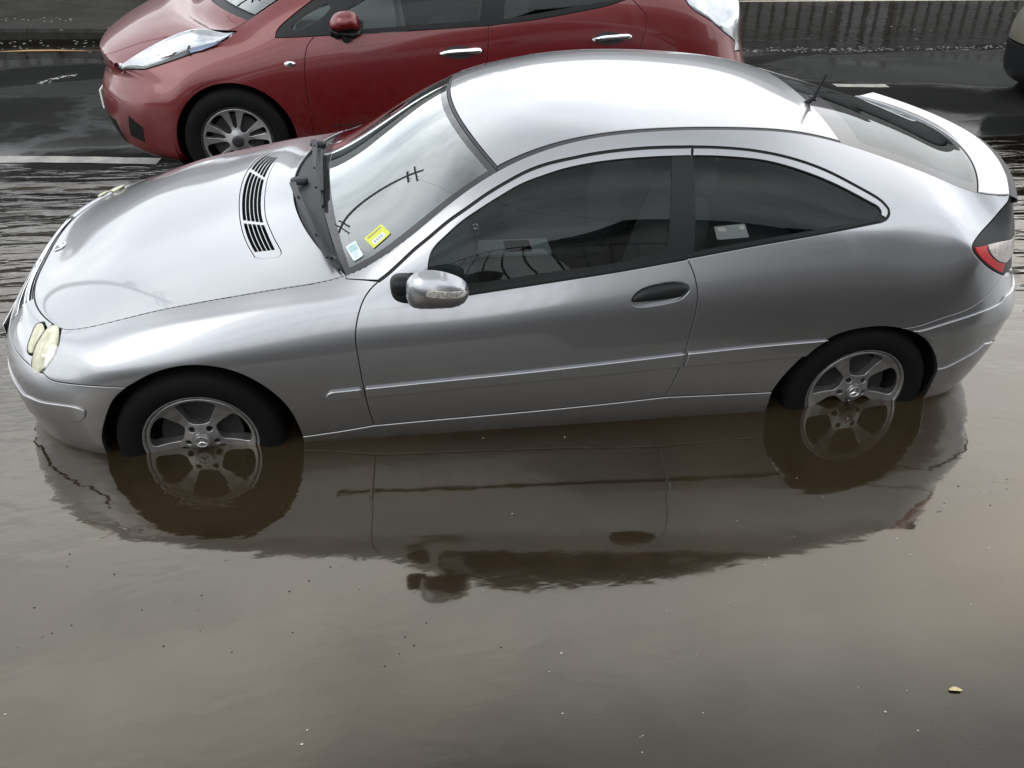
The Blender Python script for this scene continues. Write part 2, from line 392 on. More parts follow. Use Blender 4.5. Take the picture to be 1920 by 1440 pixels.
def outline(surf, *segs, step=.012):
    out = []
    for sg in segs:
        kind, pts = sg[0], sg[1]; sm = sg[2] if len(sg) > 2 else True
        q = seg_m(surf, kind, pts, step, sm)
        if out and np.linalg.norm(out[-1][-1]-q[0]) < 1e-3: q = q[1:]
        out.append(q)
    q = np.vstack(out)
    if np.linalg.norm(q[0]-q[-1]) < 1e-3: q = q[:-1]
    # drop near duplicates
    keep = [0]
    for i in range(1, len(q)):
        if np.linalg.norm(q[i]-q[keep[-1]]) > .0015: keep.append(i)
    return q[keep]
def inpoly(P, poly):
    x, y = P[:, 0], P[:, 1]; r = np.zeros(len(P), bool); a = poly; b = np.roll(poly, -1, 0)
    for (x0, y0), (x1, y1) in zip(a, b):
        c = ((y0 > y) != (y1 > y)) & (x < (x1-x0)*(y-y0)/((y1-y0) if y1 != y0 else 1e-12)+x0); r ^= c
    return r
def segdist(P, poly):
    d = np.full(len(P), 1e9); a = poly; b = np.roll(poly, -1, 0)
    for p, q in zip(a, b):
        v = q-p; l = v@v+1e-15; t = np.clip(((P-p)@v)/l, 0, 1); d = np.minimum(d, np.linalg.norm(P-(p+t[:, None]*v), axis=1))
    return d
def circle_m(c, r, n=40, sx=1, sy=1, rot=0):
    t = np.linspace(0, 2*np.pi, n, endpoint=False); x, y = r*sx*np.cos(t), r*sy*np.sin(t); cs, sn = math.cos(rot), math.sin(rot)
    return np.stack([c[0]+x*cs-y*sn, c[1]+x*sn+y*cs], 1)
def panel_geo(surf, outer, holes=(), grid=.022, gap=.0016, lip=.0022, depth=.022, off=0., bulge=0., bpow=.5):
    loops = [np.asarray(outer)]+[np.asarray(h) for h in holes]
    mn, mxx = loops[0].min(0), loops[0].max(0)
    gx = np.arange(mn[0]+grid*.37, mxx[0], grid); gy = np.arange(mn[1]+grid*.41, mxx[1], grid*.87)
    G = np.array([(x+(grid/2 if j % 2 else 0), y) for j, y in enumerate(gy) for x in gx]).reshape(-1, 2)
    if len(G):
        ok = inpoly(G, loops[0])
        for h in loops[1:]: ok &= ~inpoly(G, h)
        G = G[ok]
    if len(G):
        d = np.minimum.reduce([segdist(G, l) for l in loops]); G = G[d > max(grid*.35, gap+lip+.002)]
    verts, edges = [], []
    for l in loops:
        k = len(verts); n = len(l); verts += [Vector(p) for p in l]; edges += [(k+i, k+(i+1) % n) for i in range(n)]
    nb = len(verts); verts += [Vector(p) for p in G]
    vo, eo, fo, *_ = delaunay_2d_cdt(verts, edges, [], 0, 1e-6)
    Q = np.array([tuple(v) for v in vo]); F = np.array([f for f in fo if len(f) == 3])
    c = Q[F].mean(1); ok = inpoly(c, loops[0])
    for h in loops[1:]: ok &= ~inpoly(c, h)
    F = F[ok]
    e1, e2 = Q[F[:, 1]]-Q[F[:, 0]], Q[F[:, 2]]-Q[F[:, 0]]
    area = e1[:, 0]*e2[:, 1]-e1[:, 1]*e2[:, 0]; F = F[np.abs(area) > 1e-9]; area = area[np.abs(area) > 1e-9]
    F[area < 0] = F[area < 0][:, ::-1]
    used = np.unique(F); mp_ = -np.ones(len(Q), int); mp_[used] = np.arange(len(used)); Q = Q[used]; F = mp_[F]
    P, Nn = surf.pn(Q); P = P.copy()
    cnt = {}
    for f in F:
        for i in range(3): cnt[(f[i], f[(i+1) % 3])] = 1
    bed = [e for e in cnt if (e[1], e[0]) not in cnt]
    nxt = {}
    for a, b in bed: nxt.setdefault(a, []).append(b)
    tot = off
    if bulge:      # inflate like a cushion: membrane height over the outline
        nq = len(Q); Ad = np.zeros((nq, nq)); 
        for f in F:
            for i in range(3): Ad[f[i], f[(i+1) % 3]] = Ad[f[(i+1) % 3], f[i]] = 1
        bset = np.zeros(nq, bool); bset[[a for e in bed for a in e]] = True
        W_ = np.zeros((nq, nq)); D2 = np.linalg.norm(Q[:, None]-Q[None], axis=2); W_[Ad > 0] = 1/np.maximum(D2[Ad > 0], 1e-4)
        Lp = np.diag(W_.sum(1))-W_; rhs = W_.sum(1)*0+1.0; Lp[bset] = 0; Lp[bset, bset] = 1; rhs[bset] = 0
        u = np.clip(np.linalg.solve(Lp, rhs*((Ad*D2).sum(1)/np.maximum(Ad.sum(1), 1))), 0, None); P0 = P+Nn*(off+bulge*(u/u.max())**bpow)[:, None]
        fn = np.cross(P0[F[:, 1]]-P0[F[:, 0]], P0[F[:, 2]]-P0[F[:, 0]]); Nn = np.zeros_like(P0)
        for i in range(3): np.add.at(Nn, F[:, i], fn)
        Nn /= np.linalg.norm(Nn, axis=1, keepdims=True)+1e-15
    else: P0 = P+Nn*off
    # boundary normals in the tangent plane
    B = sorted({a for e in bed for a in e}); O = {b: np.zeros(3) for b in B}
    for a, b in bed:
        t = P[b]-P[a]; l = np.linalg.norm(t)+1e-12
        for k in (a, b):
            o = np.cross(t/l, Nn[k]); O[k] += o
    for k in B: O[k] /= np.linalg.norm(O[k])+1e-12
    mit = {k: 1. for k in B}
    V = list(P0); NV = list(Nn)
    for k in B: V[k] = P0[k]-O[k]*(gap+lip)
    faces = [tuple(f) for f in F]
    if depth > 0:
        rings = [(.5, .134, .5), (.87, .5, .87), (1, 1, 1), (1, 1+depth/lip, 1)] if lip > 0 else [(0, 0, 1), (0, depth, 1)]
        idx = {k: [k] for k in B}
        for o_, d_, w in rings:
            for k in B:
                sc = lip if lip > 0 else 1
                idx[k].append(len(V)); V.append(V[k]+O[k]*o_*sc-Nn[k]*d_*sc); nn = Nn[k]*math.sqrt(max(0, 1-w*w))+O[k]*w; NV.append(nn/np.linalg.norm(nn))
        for a, b in bed:
            for r_ in range(len(rings)): faces.append((idx[b][r_], idx[a][r_], idx[a][r_+1], idx[b][r_+1]))
    V = np.array(V); NV = np.array(NV)
    return V, faces, NV
def panel(name, surf, outer, mat, parent, holes=(), mirror=False, label=None, xf=None, **kw):
    V, F, NV = panel_geo(surf, outer, holes, **kw)
    if xf is not None: V = V@xf[0].T+xf[1]; NV = NV@xf[0].T
    if mirror: V = V*FLIP; NV = NV*FLIP; F = [f[::-1] for f in F]
    o = link(name, mesh_np(V, F, True, NV), mat, parent)
    if label: o['label'] = label
    return o
# ------------------------------------------------------------------ silver car body surfaces
EDGE = [(114,616,.612),(132,619,.632),(160,614.5,.65),(250,592,.68),(400,562,.70),(520,542,.712),(600,529,.715),(649,522.5,.71),(709,485,.685),(765,440,.657),(802,410.5,.638),(839,381,.619),(877.5,356,.598),(915,331,.575),
 (956,305,.552),(990,290,.538),(1027.5,278,.528),(1077.5,267,.519),(1110,259.5,.515),(1160,252,.508),(1222,246,.501),(1297,242.5,.494),(1380,243,.486),(1480,248,.474),(1573,266,.464),(1613,279,.468),(1680,302,.49),(1747,328,.52),(1813,356,.553),(1833,362,.565),(1865,364,.583),(1893,365,.60)]
EP = np.array([on_plane(a, b, 1, -c) for a, b, c in EDGE])
EX = EP[:, 0]
def edge(x): return np.array([x, -smooth_interp(x, EX, [e[2] for e in EDGE]), smooth_interp(x, EX, EP[:, 2])])
XC = EX[0]; XT = EX[-1]
BOW = (np.array([XC, 0, .58, .9, 1.22, 1.6, 1.9, 2.5, 2.8, 3.12, XT]), np.array([-.20, -.205, -.215, -.17, -.12, -.06, -.02, .005, .05, .175, .205]), np.array([3.0, 2.5, 2.1, 2, 2, 2, 2, 2, 2, 2, 1.8]))
CRN = (np.array([XC, -.30, 0, .3, .58, .9, 1.22, 1.6, 2.1, 2.5, 2.8, 3.12, XT]), np.array([-.025, -.004, .012, .028, .04, .055, .062, .045, .035, .03, .04, .02, .004]))
def cap_row(xe, t, bow=BOW, crn=CRN, edge=edge):
    e = edge(xe); b = np.interp(xe, bow[0], bow[1]); p = np.interp(xe, bow[0], bow[2]); c = smooth_interp(xe, crn[0], crn[1])
    return np.array([xe+b*(1-abs(t)**p), e[1]*abs(t), e[2]+c*(1-abs(t)**2.3)])
def kx(x, X, Y): return smooth_interp(x, X, Y)
def lerp(a, b, t): return np.asarray(a)*(1-t)+np.asarray(b)*t
def side_col(x, D):
    ym, zs, ys, zb, yb = (float(kx(x, D['AX'], D[q])) for q in ('YM', 'ZS', 'YS', 'ZB', 'YB')); e = D['edge'](x); z0 = D.get('z0', 0)
    pts = [(.76, .19+z0), (ym-.05, .215+z0), (ym-.022, .31+z0), (ym-.004, .46+z0), (ym, .60+z0), (ym-.007, .60+z0+.52*(zs-.60-z0)), (ys, zs), (yb+.004, zb)]
    top = (-e[1], e[2]); H = top[1]-zb
    bul = D.get('bulge', .045)*min(1, max(0, (H-.05)/.3))
    for f in (.30, .62, .88):
        y = yb+(top[0]-yb)*f+bul*math.sin(math.pi*min(1, f*.98))**.9; z = zb+H*(f+.04*math.sin(math.pi*f))
        pts.append((y, z))
    pts.append(top)
    return np.array([(x, -y, z) for y, z in pts])
def nose_col(j, D):
    NL = D['NL']; g = lambda k: np.array([NL[k][1][j], -NL[k][0][j]]); w = (j/8)**1.6; XC = D['XC']; z = D['nz']
    top = cap_row(XC, [0, .3, .58, .78, .91, .975][j], D['BOW'], D['CRN'], D['edge']) if j < 6 else D['edge'](XC if j == 6 else XC+.10)
    r = [(g('low')*[.93, .93], z[0]), (g('low'), z[1]), (lerp(g('low'), g('bump'), .55), z[2]), (g('bump'), z[3]+.04*w), (g('bump')+[.01, 0], z[4]+.05*w), (g('mid'), z[5]+.05*w), (g('sh'), z[6]+D.get('nr', .045)*w)]
    out = [np.array([q[0], q[1], z_]) for q, z_ in r]; b = out[-1]
    for t in (.45, .68, .84, .94): out.append(lerp(b, top, t)+np.array([-.004, 0, .012])*math.sin(math.pi*t))
    out.append(top); return np.array(out)
def tail_col(j, D):
    TL = D['TL']; g = lambda k: np.array([TL[k][1][j], -TL[k][0][j]]); w = 1-min(1, j/4); XT = D['XT']; z = D['tz']
    top = D['edge']([TL['sh'][1][0], (TL['sh'][1][0]+XT)/2+.008, XT][j]) if j < 3 else cap_row(XT, [0, 0, 0, .90, .76, .56, .28, 0][j], D['BOW'], D['CRN'], D['edge'])
    r = [(g('low')*[.985, .93], z[0]), (g('low'), z[1]), (lerp(g('low'), g('bump'), .4), z[2]), (lerp(g('low'), g('bump'), .75), z[3]), (g('bump'), z[4]), (g('bump')-[.015, 0], z[5]), (g('sh'), z[6]+.10*w), (lerp(g('sh'), top[:2], .12), z[7]+.09*w)]
    out = [np.array([q[0], q[1], z_]) for q, z_ in r]; b = out[-1]
    for t in (.40, .68, .88): out.append(lerp(b, top, t)+np.array([.012, 0, -.006])*math.sin(math.pi*t))
    out.append(top); return np.array(out)
def surfaces(D):
    W_ = Wrap([nose_col(j, D) for j in range(8)]+[side_col(x, D) for x in D['ST']]+[tail_col(j, D) for j in range(8)]); W_.side_y = -3.0
    T_ = Cap(W_, 6.0, 8+len(D['ST'])+2.0, D['BOW'], D['CRN'])
    o = np.array(D.get('org', (0, 0, 0)), float); W_.org = o; T_.org = o
    return W_, T_
DC = dict(ST=[-.12, .12, .40, .70, 1.05, 1.4, 1.75, 2.1, 2.4, 2.68, 2.92], AX=[-.3, 0, .4, .7, 1.05, 1.4, 1.9, 2.35, 2.7, 3.0, 3.2],
    YM=[.838, .858, .862, .862, .864, .866, .868, .870, .870, .852, .815], ZS=[.69, .735, .775, .80, .825, .86, .90, .94, .965, .985, .99],
    YS=[.800, .825, .832, .833, .834, .835, .835, .833, .827, .802, .762], ZB=[.73, .80, .858, .885, .895, .94, 1.005, 1.075, 1.115, 1.12, 1.10],
    YB=[.74, .765, .782, .785, .787, .788, .786, .778, .755, .70, .65], edge=edge, XC=XC, XT=XT, BOW=BOW, CRN=CRN,
    nz=[.19, .22, .31, .42, .53, .60, .652], tz=[.22, .25, .34, .46, .60, .695, .84, .94])
NL = dict(low=([0, .2, .4, .54, .64, .72, .775, .81], [-.77, -.76, -.735, -.69, -.63, -.545, -.445, -.33]),
          bump=([0, .2, .4, .54, .66, .745, .80, .838], [-.82, -.81, -.78, -.73, -.652, -.56, -.46, -.345]),
          mid=([0, .2, .39, .52, .625, .71, .77, .822], [-.775, -.77, -.742, -.695, -.62, -.525, -.425, -.315]),
          sh=([0, .2, .385, .51, .605, .685, .745, .80], [-.73, -.725, -.70, -.655, -.59, -.505, -.41, -.30]))
TL = dict(low=([.82, .80, .765, .71, .61, .45, .2, 0], [3.05, 3.14, 3.22, 3.28, 3.335, 3.38, 3.41, 3.42]),
          bump=([.848, .828, .788, .73, .63, .46, .2, 0], [3.06, 3.19, 3.30, 3.395, 3.475, 3.535, 3.57, 3.58]),
          sh=([.815, .778, .728, .665, .575, .42, .2, 0], [3.05, 3.17, 3.265, 3.345, 3.41, 3.455, 3.485, 3.49]))
DC['crease'] = (.011, ([-.44, -.30, .1, .45], [0, 1, .75, 0]), .78, .90); DC['NL'] = NL; DC['TL'] = TL
Wc, Tc = surfaces(DC); ST = DC['ST']
def s_at_x(x):      # wrap parameter of a point on the upper edge
    ss = np.linspace(6, 8+len(ST)+2, 900); X = Wc.raw(ss, np.full_like(ss, Wc.m-1.0))[:, 0]; return float(np.interp(x, X, ss))
S0, S1 = 6.0, 8+len(ST)+2.0
VM = Wc.m-1.0

def car_root(name, loc, label, local=False):
    """root of a car measured in the tilted frame; local=True: its parts are modelled round (0,0,0)"""
    global CAR, CAR_INV
    e = empty(name, (0, 0, 0), label, 'car'); e.matrix_world = TILT @ Matrix.Translation(Vector(loc)); CAR = e; CAR_INV = Matrix.Identity(4) if local else Matrix.Translation(-Vector(loc)); return e
def child(o, par=None):
    o.parent = par or CAR; o.matrix_parent_inverse = CAR_INV if par is None else Matrix.Identity(4)
    return o
car = car_root('silver_car', (1.3, 0, .1), 'silver two-door hatchback with its wheels half under the brown floodwater')
def cp(name, surf, outer, mat, par=None, mirror=False, **kw): return child(panel(name, surf, outer, mat, None, mirror=mirror, **kw), par)
def both(name, surf, outer, mat, par=(None, None), **kw):
    return [cp(name, surf, outer, mat, par[k], mirror=bool(k), **kw) for k in (0, 1)]

# seams traced as points on the body
DF = [(710,527.5),(696,541),(684,558),(674,584),(668,612),(667,640),(672,673),(681,722),(690,762),(701,797)]
AL = [(710,527.5),(727.5,514),(752.5,491),(777.5,467.5),(802.5,447),(840,415.5),(877.5,389),(915,362.5),(952.5,340),(990,320.5),(1027.5,307),(1077.5,295.6),(1110,289),(1160,282),(1222,277),(1296.5,275.3)]
QL = [(1296.5,275.3),(1346,276.5),(1411,282),(1477,295),(1542.5,317),(1608,350),(1652,376),(1666,391)]
QC = [(1666,391),(1667,401),(1662,410),(1652,415.5)]
DR = [(1289,486),(1299,508),(1306,533),(1308,553),(1305,583),(1298,615),(1287,652),(1277,684),(1263,715),(1247,744)]
BELT_D = [(1289,486),(1164.6,508.5),(1034,529),(930,545),(878,553)]
BELT_Q = [(1652,415.5),(1542.5,439.5),(1411,463),(1289,486)]
SILL_D = [(701,797),(807,787),(973,772.5),(1140,756),(1247,744)]
ARF = [(567,818),(560,800),(548,776),(527,750),(483,717),(433,695),(383,686),(333,688),(283,702),(237,727)]
ARF2 = [(237,727),(213,750),(197,790),(192,823),(200,848)]
ARR1 = [(1447,735),(1467,708),(1507,668),(1560,632),(1597.5,619),(1654,612),(1691,616)]
ARR2 = [(1691,616),(1719,626),(1740,642),(1753,666),(1757,690),(1756,707)]
FB = [(81,700),(90,709),(103,715),(150,721.5),(190,724.5),(237,727)]
RB = [(1691,616),(1719,612),(1766,596),(1813,580),(1841,562.5),(1864,540),(1881,517)]
TL_L = [(1893,366),(1890,377.5),(1877,393),(1858,415),(1838,437),(1826,454),(1823,462),(1826,473),(1840,490),(1858,505),(1874.5,513.6),(1883,516)]
def wpt(px, py): return Wc.hit(CP, ray_dir(px, py))[0]
def back(p): return list(reversed(p))
ZLOW = .16
def low(x0, x1, z=ZLOW): return ('w', [(Wc.hit((x0, -3, .30), (0, 1, 0))[0][0], 0.0), (Wc.hit((x1, -3, .30), (0, 1, 0))[0][0], 0.0)], False)
s_of = lambda px, py: float(wpt(px, py)[0])
# fender
sF = s_of(567, 818)
LB = [(111.7,609),(113.7,621.7),(110.6,642.5),(103.3,665),(93,682),(81,696)]      # right outline of the outer lamp
s_hood0 = S0+.02
s_cowl = s_at_x(EX[7])
def shift(poly, d):
    """move a traced seam sideways by d (along its left normal, image space)"""
    P = np.asarray(poly, float); T_ = np.gradient(P, axis=0); T_ /= np.linalg.norm(T_, axis=1, keepdims=True); return [tuple(p) for p in P+np.stack([T_[:, 1], -T_[:, 0]], 1)*d]
def rw(*a): return ('w', [tuple(p) for p in a], False)
def hide(o): COL.objects.unlink(o); bpy.data.objects.remove(o)
ALu, ALd = shift(AL, 2.2), shift(AL, -1.9); QLu, QLd = shift(QL, 2.0), shift(QL, -1.7); QCu, QCd = shift(QC, 1.8), shift(QC, -1.6)
SILL_F = [(567,818),(640,807.5),(701,797)]
fender = outline(Wc, rw(wpt(81, 699), wpt(81, 700)), ('p', FB), ('p', back(ARF)), ('p', SILL_F), ('p', back(DF)), ('p', [(710, 527.5), (680, 524.5), (649, 522.5)]),
    rw((s_cowl, VM), (S0, VM)), rw((S0, VM), wpt(113.7, 621.7)), ('p', LB[1:]))
fenders = both('fender', Wc, fender, MAT['silver'])
# lamps' left outline, front panel round the grille, bumper
LL = [(81,698),(65,704),(58.5,692),(59,676),(60.5,667),(54,665),(50,656),(52.5,642),(58.5,625),(65,611.5),(72,605),(81,603.5),(86,611),(88.5,616),(99,607.5),(111.5,607.5),(113.7,621.7)]
vb = 5.05
npan = outline(Wc, ('p', back(LL)), rw(wpt(81, 700), (2.15, vb)), rw((2.15, vb), (2.0, 9.6), (0, 9.9)), rw((0, 9.9), (0, VM)), rw((0, VM), (S0, VM)), rw((S0, VM), wpt(113.7, 621.7)))[::-1]
both('front_panel', Wc, npan, MAT['silver'])
fb = outline(Wc, rw((0, 0), (s_of(200, 848)+.3, 0)), rw((s_of(200, 848)+.3, 0), wpt(200, 848)), ('p', back(ARF2)), ('p', back(FB)), rw(wpt(81, 700), (2.15, vb), (0, vb-.25)), rw((0, vb-.25), (0, 0)))
fbs = both('front_bumper', Wc, fb, MAT['silver'])
# bumper strip
BSu = [(33,722),(47,739),(77,751),(110,756.5),(140,761),(157,767),(163,774)]; BSl = [(163,774),(160,784),(143,790.5),(100,786),(67,777),(46,764),(33,745)]
sb0 = wpt(47, 739); sb1 = wpt(46, 764)
bs = outline(Wc, rw((0, 3.9), (sb0[0], sb0[1])), ('p', BSu[1:]), ('p', BSl[:-1]), rw(sb1, (0, 2.9)), rw((0, 2.9), (0, 3.9)))[::-1]
both('bumper_strip', Wc, bs, MAT['silver'], fbs, off=.007, lip=.004, depth=.012, grid=.02)
# grille
gr = outline(Wc, rw((0, vb+.15), (2.05, vb+.25), (1.92, 9.4), (0, 9.7), (0, vb+.15)))
both('grille', Wc, gr, MAT['black'], off=-.022, grid=.02)
for k in range(4):
    v0 = vb+.5+k*1.15
    both('grille_bar', Wc, outline(Wc, rw((0, v0), (1.98, v0), (1.98, v0+.45), (0, v0+.45), (0, v0))), MAT['chrome'], off=-.004, lip=.002, gap=0, depth=.02, grid=.03)
# head lamps
m, nt, b = new_mat('yellowed_lamp_lens')
tcn = N(nt, 'ShaderNodeTexCoord'); wv = N(nt, 'ShaderNodeTexNoise', i_Scale=16.0, i_Detail=3.0); nt.links.new(tcn.outputs['Object'], wv.inputs['Vector'])
rp = N(nt, 'ShaderNodeValToRGB'); rp.color_ramp.elements[0].position = .35; rp.color_ramp.elements[1].position = .65; rp.color_ramp.elements[0].color = (.46, .45, .30, 1); rp.color_ramp.elements[1].color = (.80, .78, .58, 1)
nt.links.new(wv.outputs['Fac'], rp.inputs[0]); nt.links.new(rp.outputs[0], b.inputs['Base Color'])
b.inputs['Roughness'].default_value = .25; b.inputs['Coat Weight'].default_value = 1; b.inputs['Alpha'].default_value = .5
MAT['lens'] = m
BIG = [(99,610.5),(88,617),(76,634),(66,653),(60.5,674),(60.5,690),(66,701.5),(80,694),(92,681),(102,664.5),(109.5,642.5),(112.3,622),(110.5,611.5)]
SML = [(71,608),(79,606.5),(83.5,612),(84.5,620),(74.5,633),(64.5,652),(60,663),(54.5,661.5),(52.5,655),(54.5,642.5),(60,627),(65.5,614)]
for nm, pl in (('headlight', BIG), ('headlight', SML)):
    ol = outline(Wc, ('p', [tuple(p) for p in catmull(pl, True)]+[pl[0]], False), step=.008)
    if len(ol) > 2:
        a_ = 0.5*np.sum(ol[:, 0]*np.roll(ol[:, 1], -1)-np.roll(ol[:, 0], -1)*ol[:, 1])
        if a_ < 0: ol = ol[::-1]
    hs = both(nm, Wc, ol, MAT['lens'], off=.002, bulge=.008, lip=.003, depth=.03, grid=.012, gap=.001)
    both('reflector', Wc, ol, MAT['chrome'], hs, off=-.030, gap=.004, lip=.001, depth=.001, grid=.016)
    c = ol.mean(0); sc = .42
    both('bulb_ring', Wc, (ol-c)*sc+c, MAT['pale_trim'], hs, off=-.012, bulge=.006, gap=0, lip=.002, depth=.012, grid=.01)
# quarter panel with roof rail and windscreen pillar
quarter = outline(Wc, ('p', [(649, 522.5), (680, 524.5), ALu[0]]), ('p', ALu), ('p', QLu), ('p', QCu), ('p', [QCu[-1]]+shift(BELT_Q, -.5)[1:]), ('p', DR), ('p', [(1247,744),(1350,739.5),(1447,735)]), ('p', ARR1), ('p', RB), ('p', back(TL_L)), rw((S1, VM), (s_cowl, VM)))
qs = both('quarter_panel', Wc, quarter, MAT['silver'])
# door
GLD = [(1296.5,291.6),(1260,292.6),(1222,294.3),(1160,299),(1110,305.6),(1060,316),(1027.5,326),(977.5,345),(940,366.5),(902.5,390),(865,416),(835,443),(818,459.5),(809,473),(804.5,489),(802.5,505)]
door = outline(Wc, ('p', back(ALd)), ('p', DF), ('p', SILL_D), ('p', back(DR)), ('p', shift(BELT_D, .8)), ('p', [(878,553.8),(830,560),(812,556),(804,530),(802.5,505)]), ('p', back(GLD)), ('p', [(1296.5,291.6), (1296.5,277.2)]))
HO = [(1184,566),(1191,552.5),(1207,541),(1235,533),(1263,529),(1282,531),(1291,537.5),(1292,544),(1285,553),(1277,560),(1258,566.6),(1230,572),(1202,575),(1188,572)]
def closed_px(pl): return ('p', [tuple(p) for p in catmull(pl, True)]+[pl[0]], False)
def ccw(q): return q[::-1] if np.sum(q[:, 0]*np.roll(q[:, 1], -1)-np.roll(q[:, 0], -1)*q[:, 1]) < 0 else q
hol = ccw(outline(Wc, closed_px(HO), step=.007))
doors = both('door', Wc, door, MAT['silver'], holes=(hol,))
cups = both('handle_cup', Wc, hol, MAT['silver'], doors, off=-.016, gap=-.002, lip=.001, depth=.001, grid=.012)
HB = [(1184.5,566.5),(1212,567),(1240,564),(1262,561),(1277,558),(1285,552.5),(1291.5,544),(1290.5,537.8),(1282,531.6),(1263,529.8),(1235,533.8),(1207,541.8),(1191,553.2)]
both('door_handle', Wc, ccw(outline(Wc, closed_px(HB), step=.007)), MAT['black'], doors, off=-.006, bulge=.018, lip=.002, depth=.012, grid=.010)
# quarter window frame
QI = [(1300,291.4),(1357,293),(1433,300.5),(1499,318),(1564,343.5),(1630,377.5),(1648,388),(1653,396),(1653,403)]
qf = outline(Wc, ('p', back(QI)), ('p', [(1300,291.4),(1300,277.5)]), ('p', [(1300,277.4)]+QLd[1:]), ('p', [QLd[-1]]+QCd[1:3]), ('p', [QCd[2], (1653, 403)]))[::-1]
both('window_frame', Wc, qf, MAT['silver'], qs)
# glass and seals
GB_D = shift(BELT_D, -15); GB_Q = shift(BELT_Q, -9)
dg = outline(Wc, ('p', back(GLD[1:])+[], True), ('p', [GLD[1], (1252, 467)]), ('p', [(1252, 467), (1164.6, 491.5), (1034, 511), (930, 527), (815, 541)]), ('p', [(815, 541), (803.5, 525), GLD[-1]]))
dg = dg[::-1] if np.sum(dg[:, 0]*np.roll(dg[:, 1], -1)-np.roll(dg[:, 0], -1)*dg[:, 1]) < 0 else dg
qg = outline(Wc, ('p', QI[:-1]), ('p', [QI[-2], (1646, 407)]), ('p', [(1646, 407), (1542.5, 428.5), (1411, 452), (1303, 472)]), ('p', [(1303, 472), QI[0]]))
def ccw(q): return q[::-1] if np.sum(q[:, 0]*np.roll(q[:, 1], -1)-np.roll(q[:, 0], -1)*q[:, 1]) < 0 else q
qg = ccw(qg)
seal = ccw(outline(Wc, ('p', shift(AL, 3.6)), ('p', shift(QL, 3.4)), ('p', shift(QC, 3.4)), ('p', [(1653,419),(1542.5,443),(1411,466.5),(1289,489.5)]), ('p', [(1289,489.5),(1164.6,512),(1034,532.5),(930,548.5),(878,556.5),(790,566)]), ('p', [(790,566), (720, 533)])))
both('window_seal', Wc, seal, MAT['black'], qs, holes=(dg, qg), off=-.006, gap=0, lip=.001, depth=.01, grid=.03)
both('window_glass', Wc, dg, MAT['side_glass'], doors, off=-.009, gap=-.002, lip=.0005, depth=.001, grid=.03)
both('window_glass', Wc, qg, MAT['side_glass'], qs, off=-.009, gap=-.002, lip=.0005, depth=.001, grid=.03)
both('belt_trim', Wc, ccw(outline(Wc, ('p', BELT_D), ('p', back([(1288,477),(1164.6,499),(1034,519),(930,535.5),(820,551)])[0:]))), MAT['black'], doors, off=-.001, lip=.003, depth=.012, gap=.0005, grid=.02)
both('belt_trim', Wc, ccw(outline(Wc, ('p', shift(BELT_Q, -.6)), ('p', [(1291,477),(1411,455),(1542.5,432),(1650,409)]))), MAT['black'], qs, off=-.001, lip=.003, depth=.012, gap=.0005, grid=.02)
# side mouldings
MU = [(1284,661),(1140,678),(973,696.5),(807,713),(685,725.5)]; ML = [(687,744.5),(807,732.5),(973,716.5),(1140,701),(1276,687)]
md = ccw(outline(Wc, ('p', MU), ('p', [MU[-1], ML[0]]), ('p', ML), ('p', [ML[-1], MU[0]])))
both('side_moulding', Wc, md, MAT['silver'], doors, off=.011, lip=.005, depth=.02, grid=.016)
mf = ccw(outline(Wc, ('p', [(678,726.5),(645,730),(617,734),(609.5,742),(617,750),(645,749),(680,745.5)]), ('p', [(680,745.5), (678,726.5)])))
both('side_moulding', Wc, mf, MAT['silver'], fenders, off=.011, lip=.005, depth=.02, grid=.012)
mr = ccw(outline(Wc, ('p', [(1290,660.5),(1413,647.5),(1553,635.5)]), ('p', [(1553,635.5),(1530,650),(1510,667)]), ('p', [(1510,667),(1413,675.5),(1281,686.5)]), ('p', [(1281,686.5),(1290,660.5)])))
both('side_moulding', Wc, mr, MAT['silver'], qs, off=.011, lip=.005, depth=.02, grid=.016)
# sill
si = ccw(outline(Wc, ('p', SILL_F), ('p', SILL_D), ('p', [(1247,744),(1350,739.5),(1447,735)]), rw(wpt(1447, 735), (wpt(1441, 760)[0], 1.0), (wpt(1441, 760)[0], 0)), rw((wpt(1441, 760)[0], 0), (s_of(567, 818), 0)), rw((s_of(567, 818), 0), wpt(567, 818))))
both('sill', Wc, si, MAT['silver'], off=.004, lip=.004)
# rear bumper
w1 = wpt(1881, 517); SL = 22.9; v2 = w1[1]
rb = ccw(outline(Wc, ('p', RB), rw(w1, (SL, v2-.15), (26, v2-.3)), rw((26, v2-.3), (26, 0)), rw((26, 0), (wpt(1756, 700)[0], 0)), rw((wpt(1756, 700)[0], 0), wpt(1756, 707)), ('p', back(ARR2))))
rbs = both('rear_bumper', Wc, rb, MAT['silver'])
rs = ccw(outline(Wc, ('p', [(1712,620.5),(1729,618),(1785,601),(1841,582),(1873,566.5),(1883,554)]), rw(wpt(1883, 554), (24, wpt(1883, 554)[1]+.1), (26, wpt(1883, 554)[1]+.1)), rw((26, wpt(1883, 554)[1]+.1), (26, 3.4)), rw((26, 3.4), wpt(1841, 612)), ('p', [(1841,612),(1785,630),(1757,639),(1743,641.5)]), ('p', [(1743,641.5),(1729,629),(1712,620.5)])))
both('bumper_strip', Wc, rs, MAT['silver'], rbs, off=.007, lip=.004, depth=.012, grid=.02)
rl = ccw(outline(Wc, ('p', [(1758,690.5),(1770,688.5),(1804,672),(1830,657),(1846,643)]), rw(wpt(1846, 643), (26, 1.7)), rw((26, 1.7), (26, 0)), rw((26, 0), (wpt(1756, 700)[0]+.05, 0)), rw((wpt(1756, 700)[0]+.05, 0), wpt(1758, 690.5))))
both('bumper_lip', Wc, rl, MAT['silver'], rbs, off=.006, lip=.003, depth=.01, grid=.02)
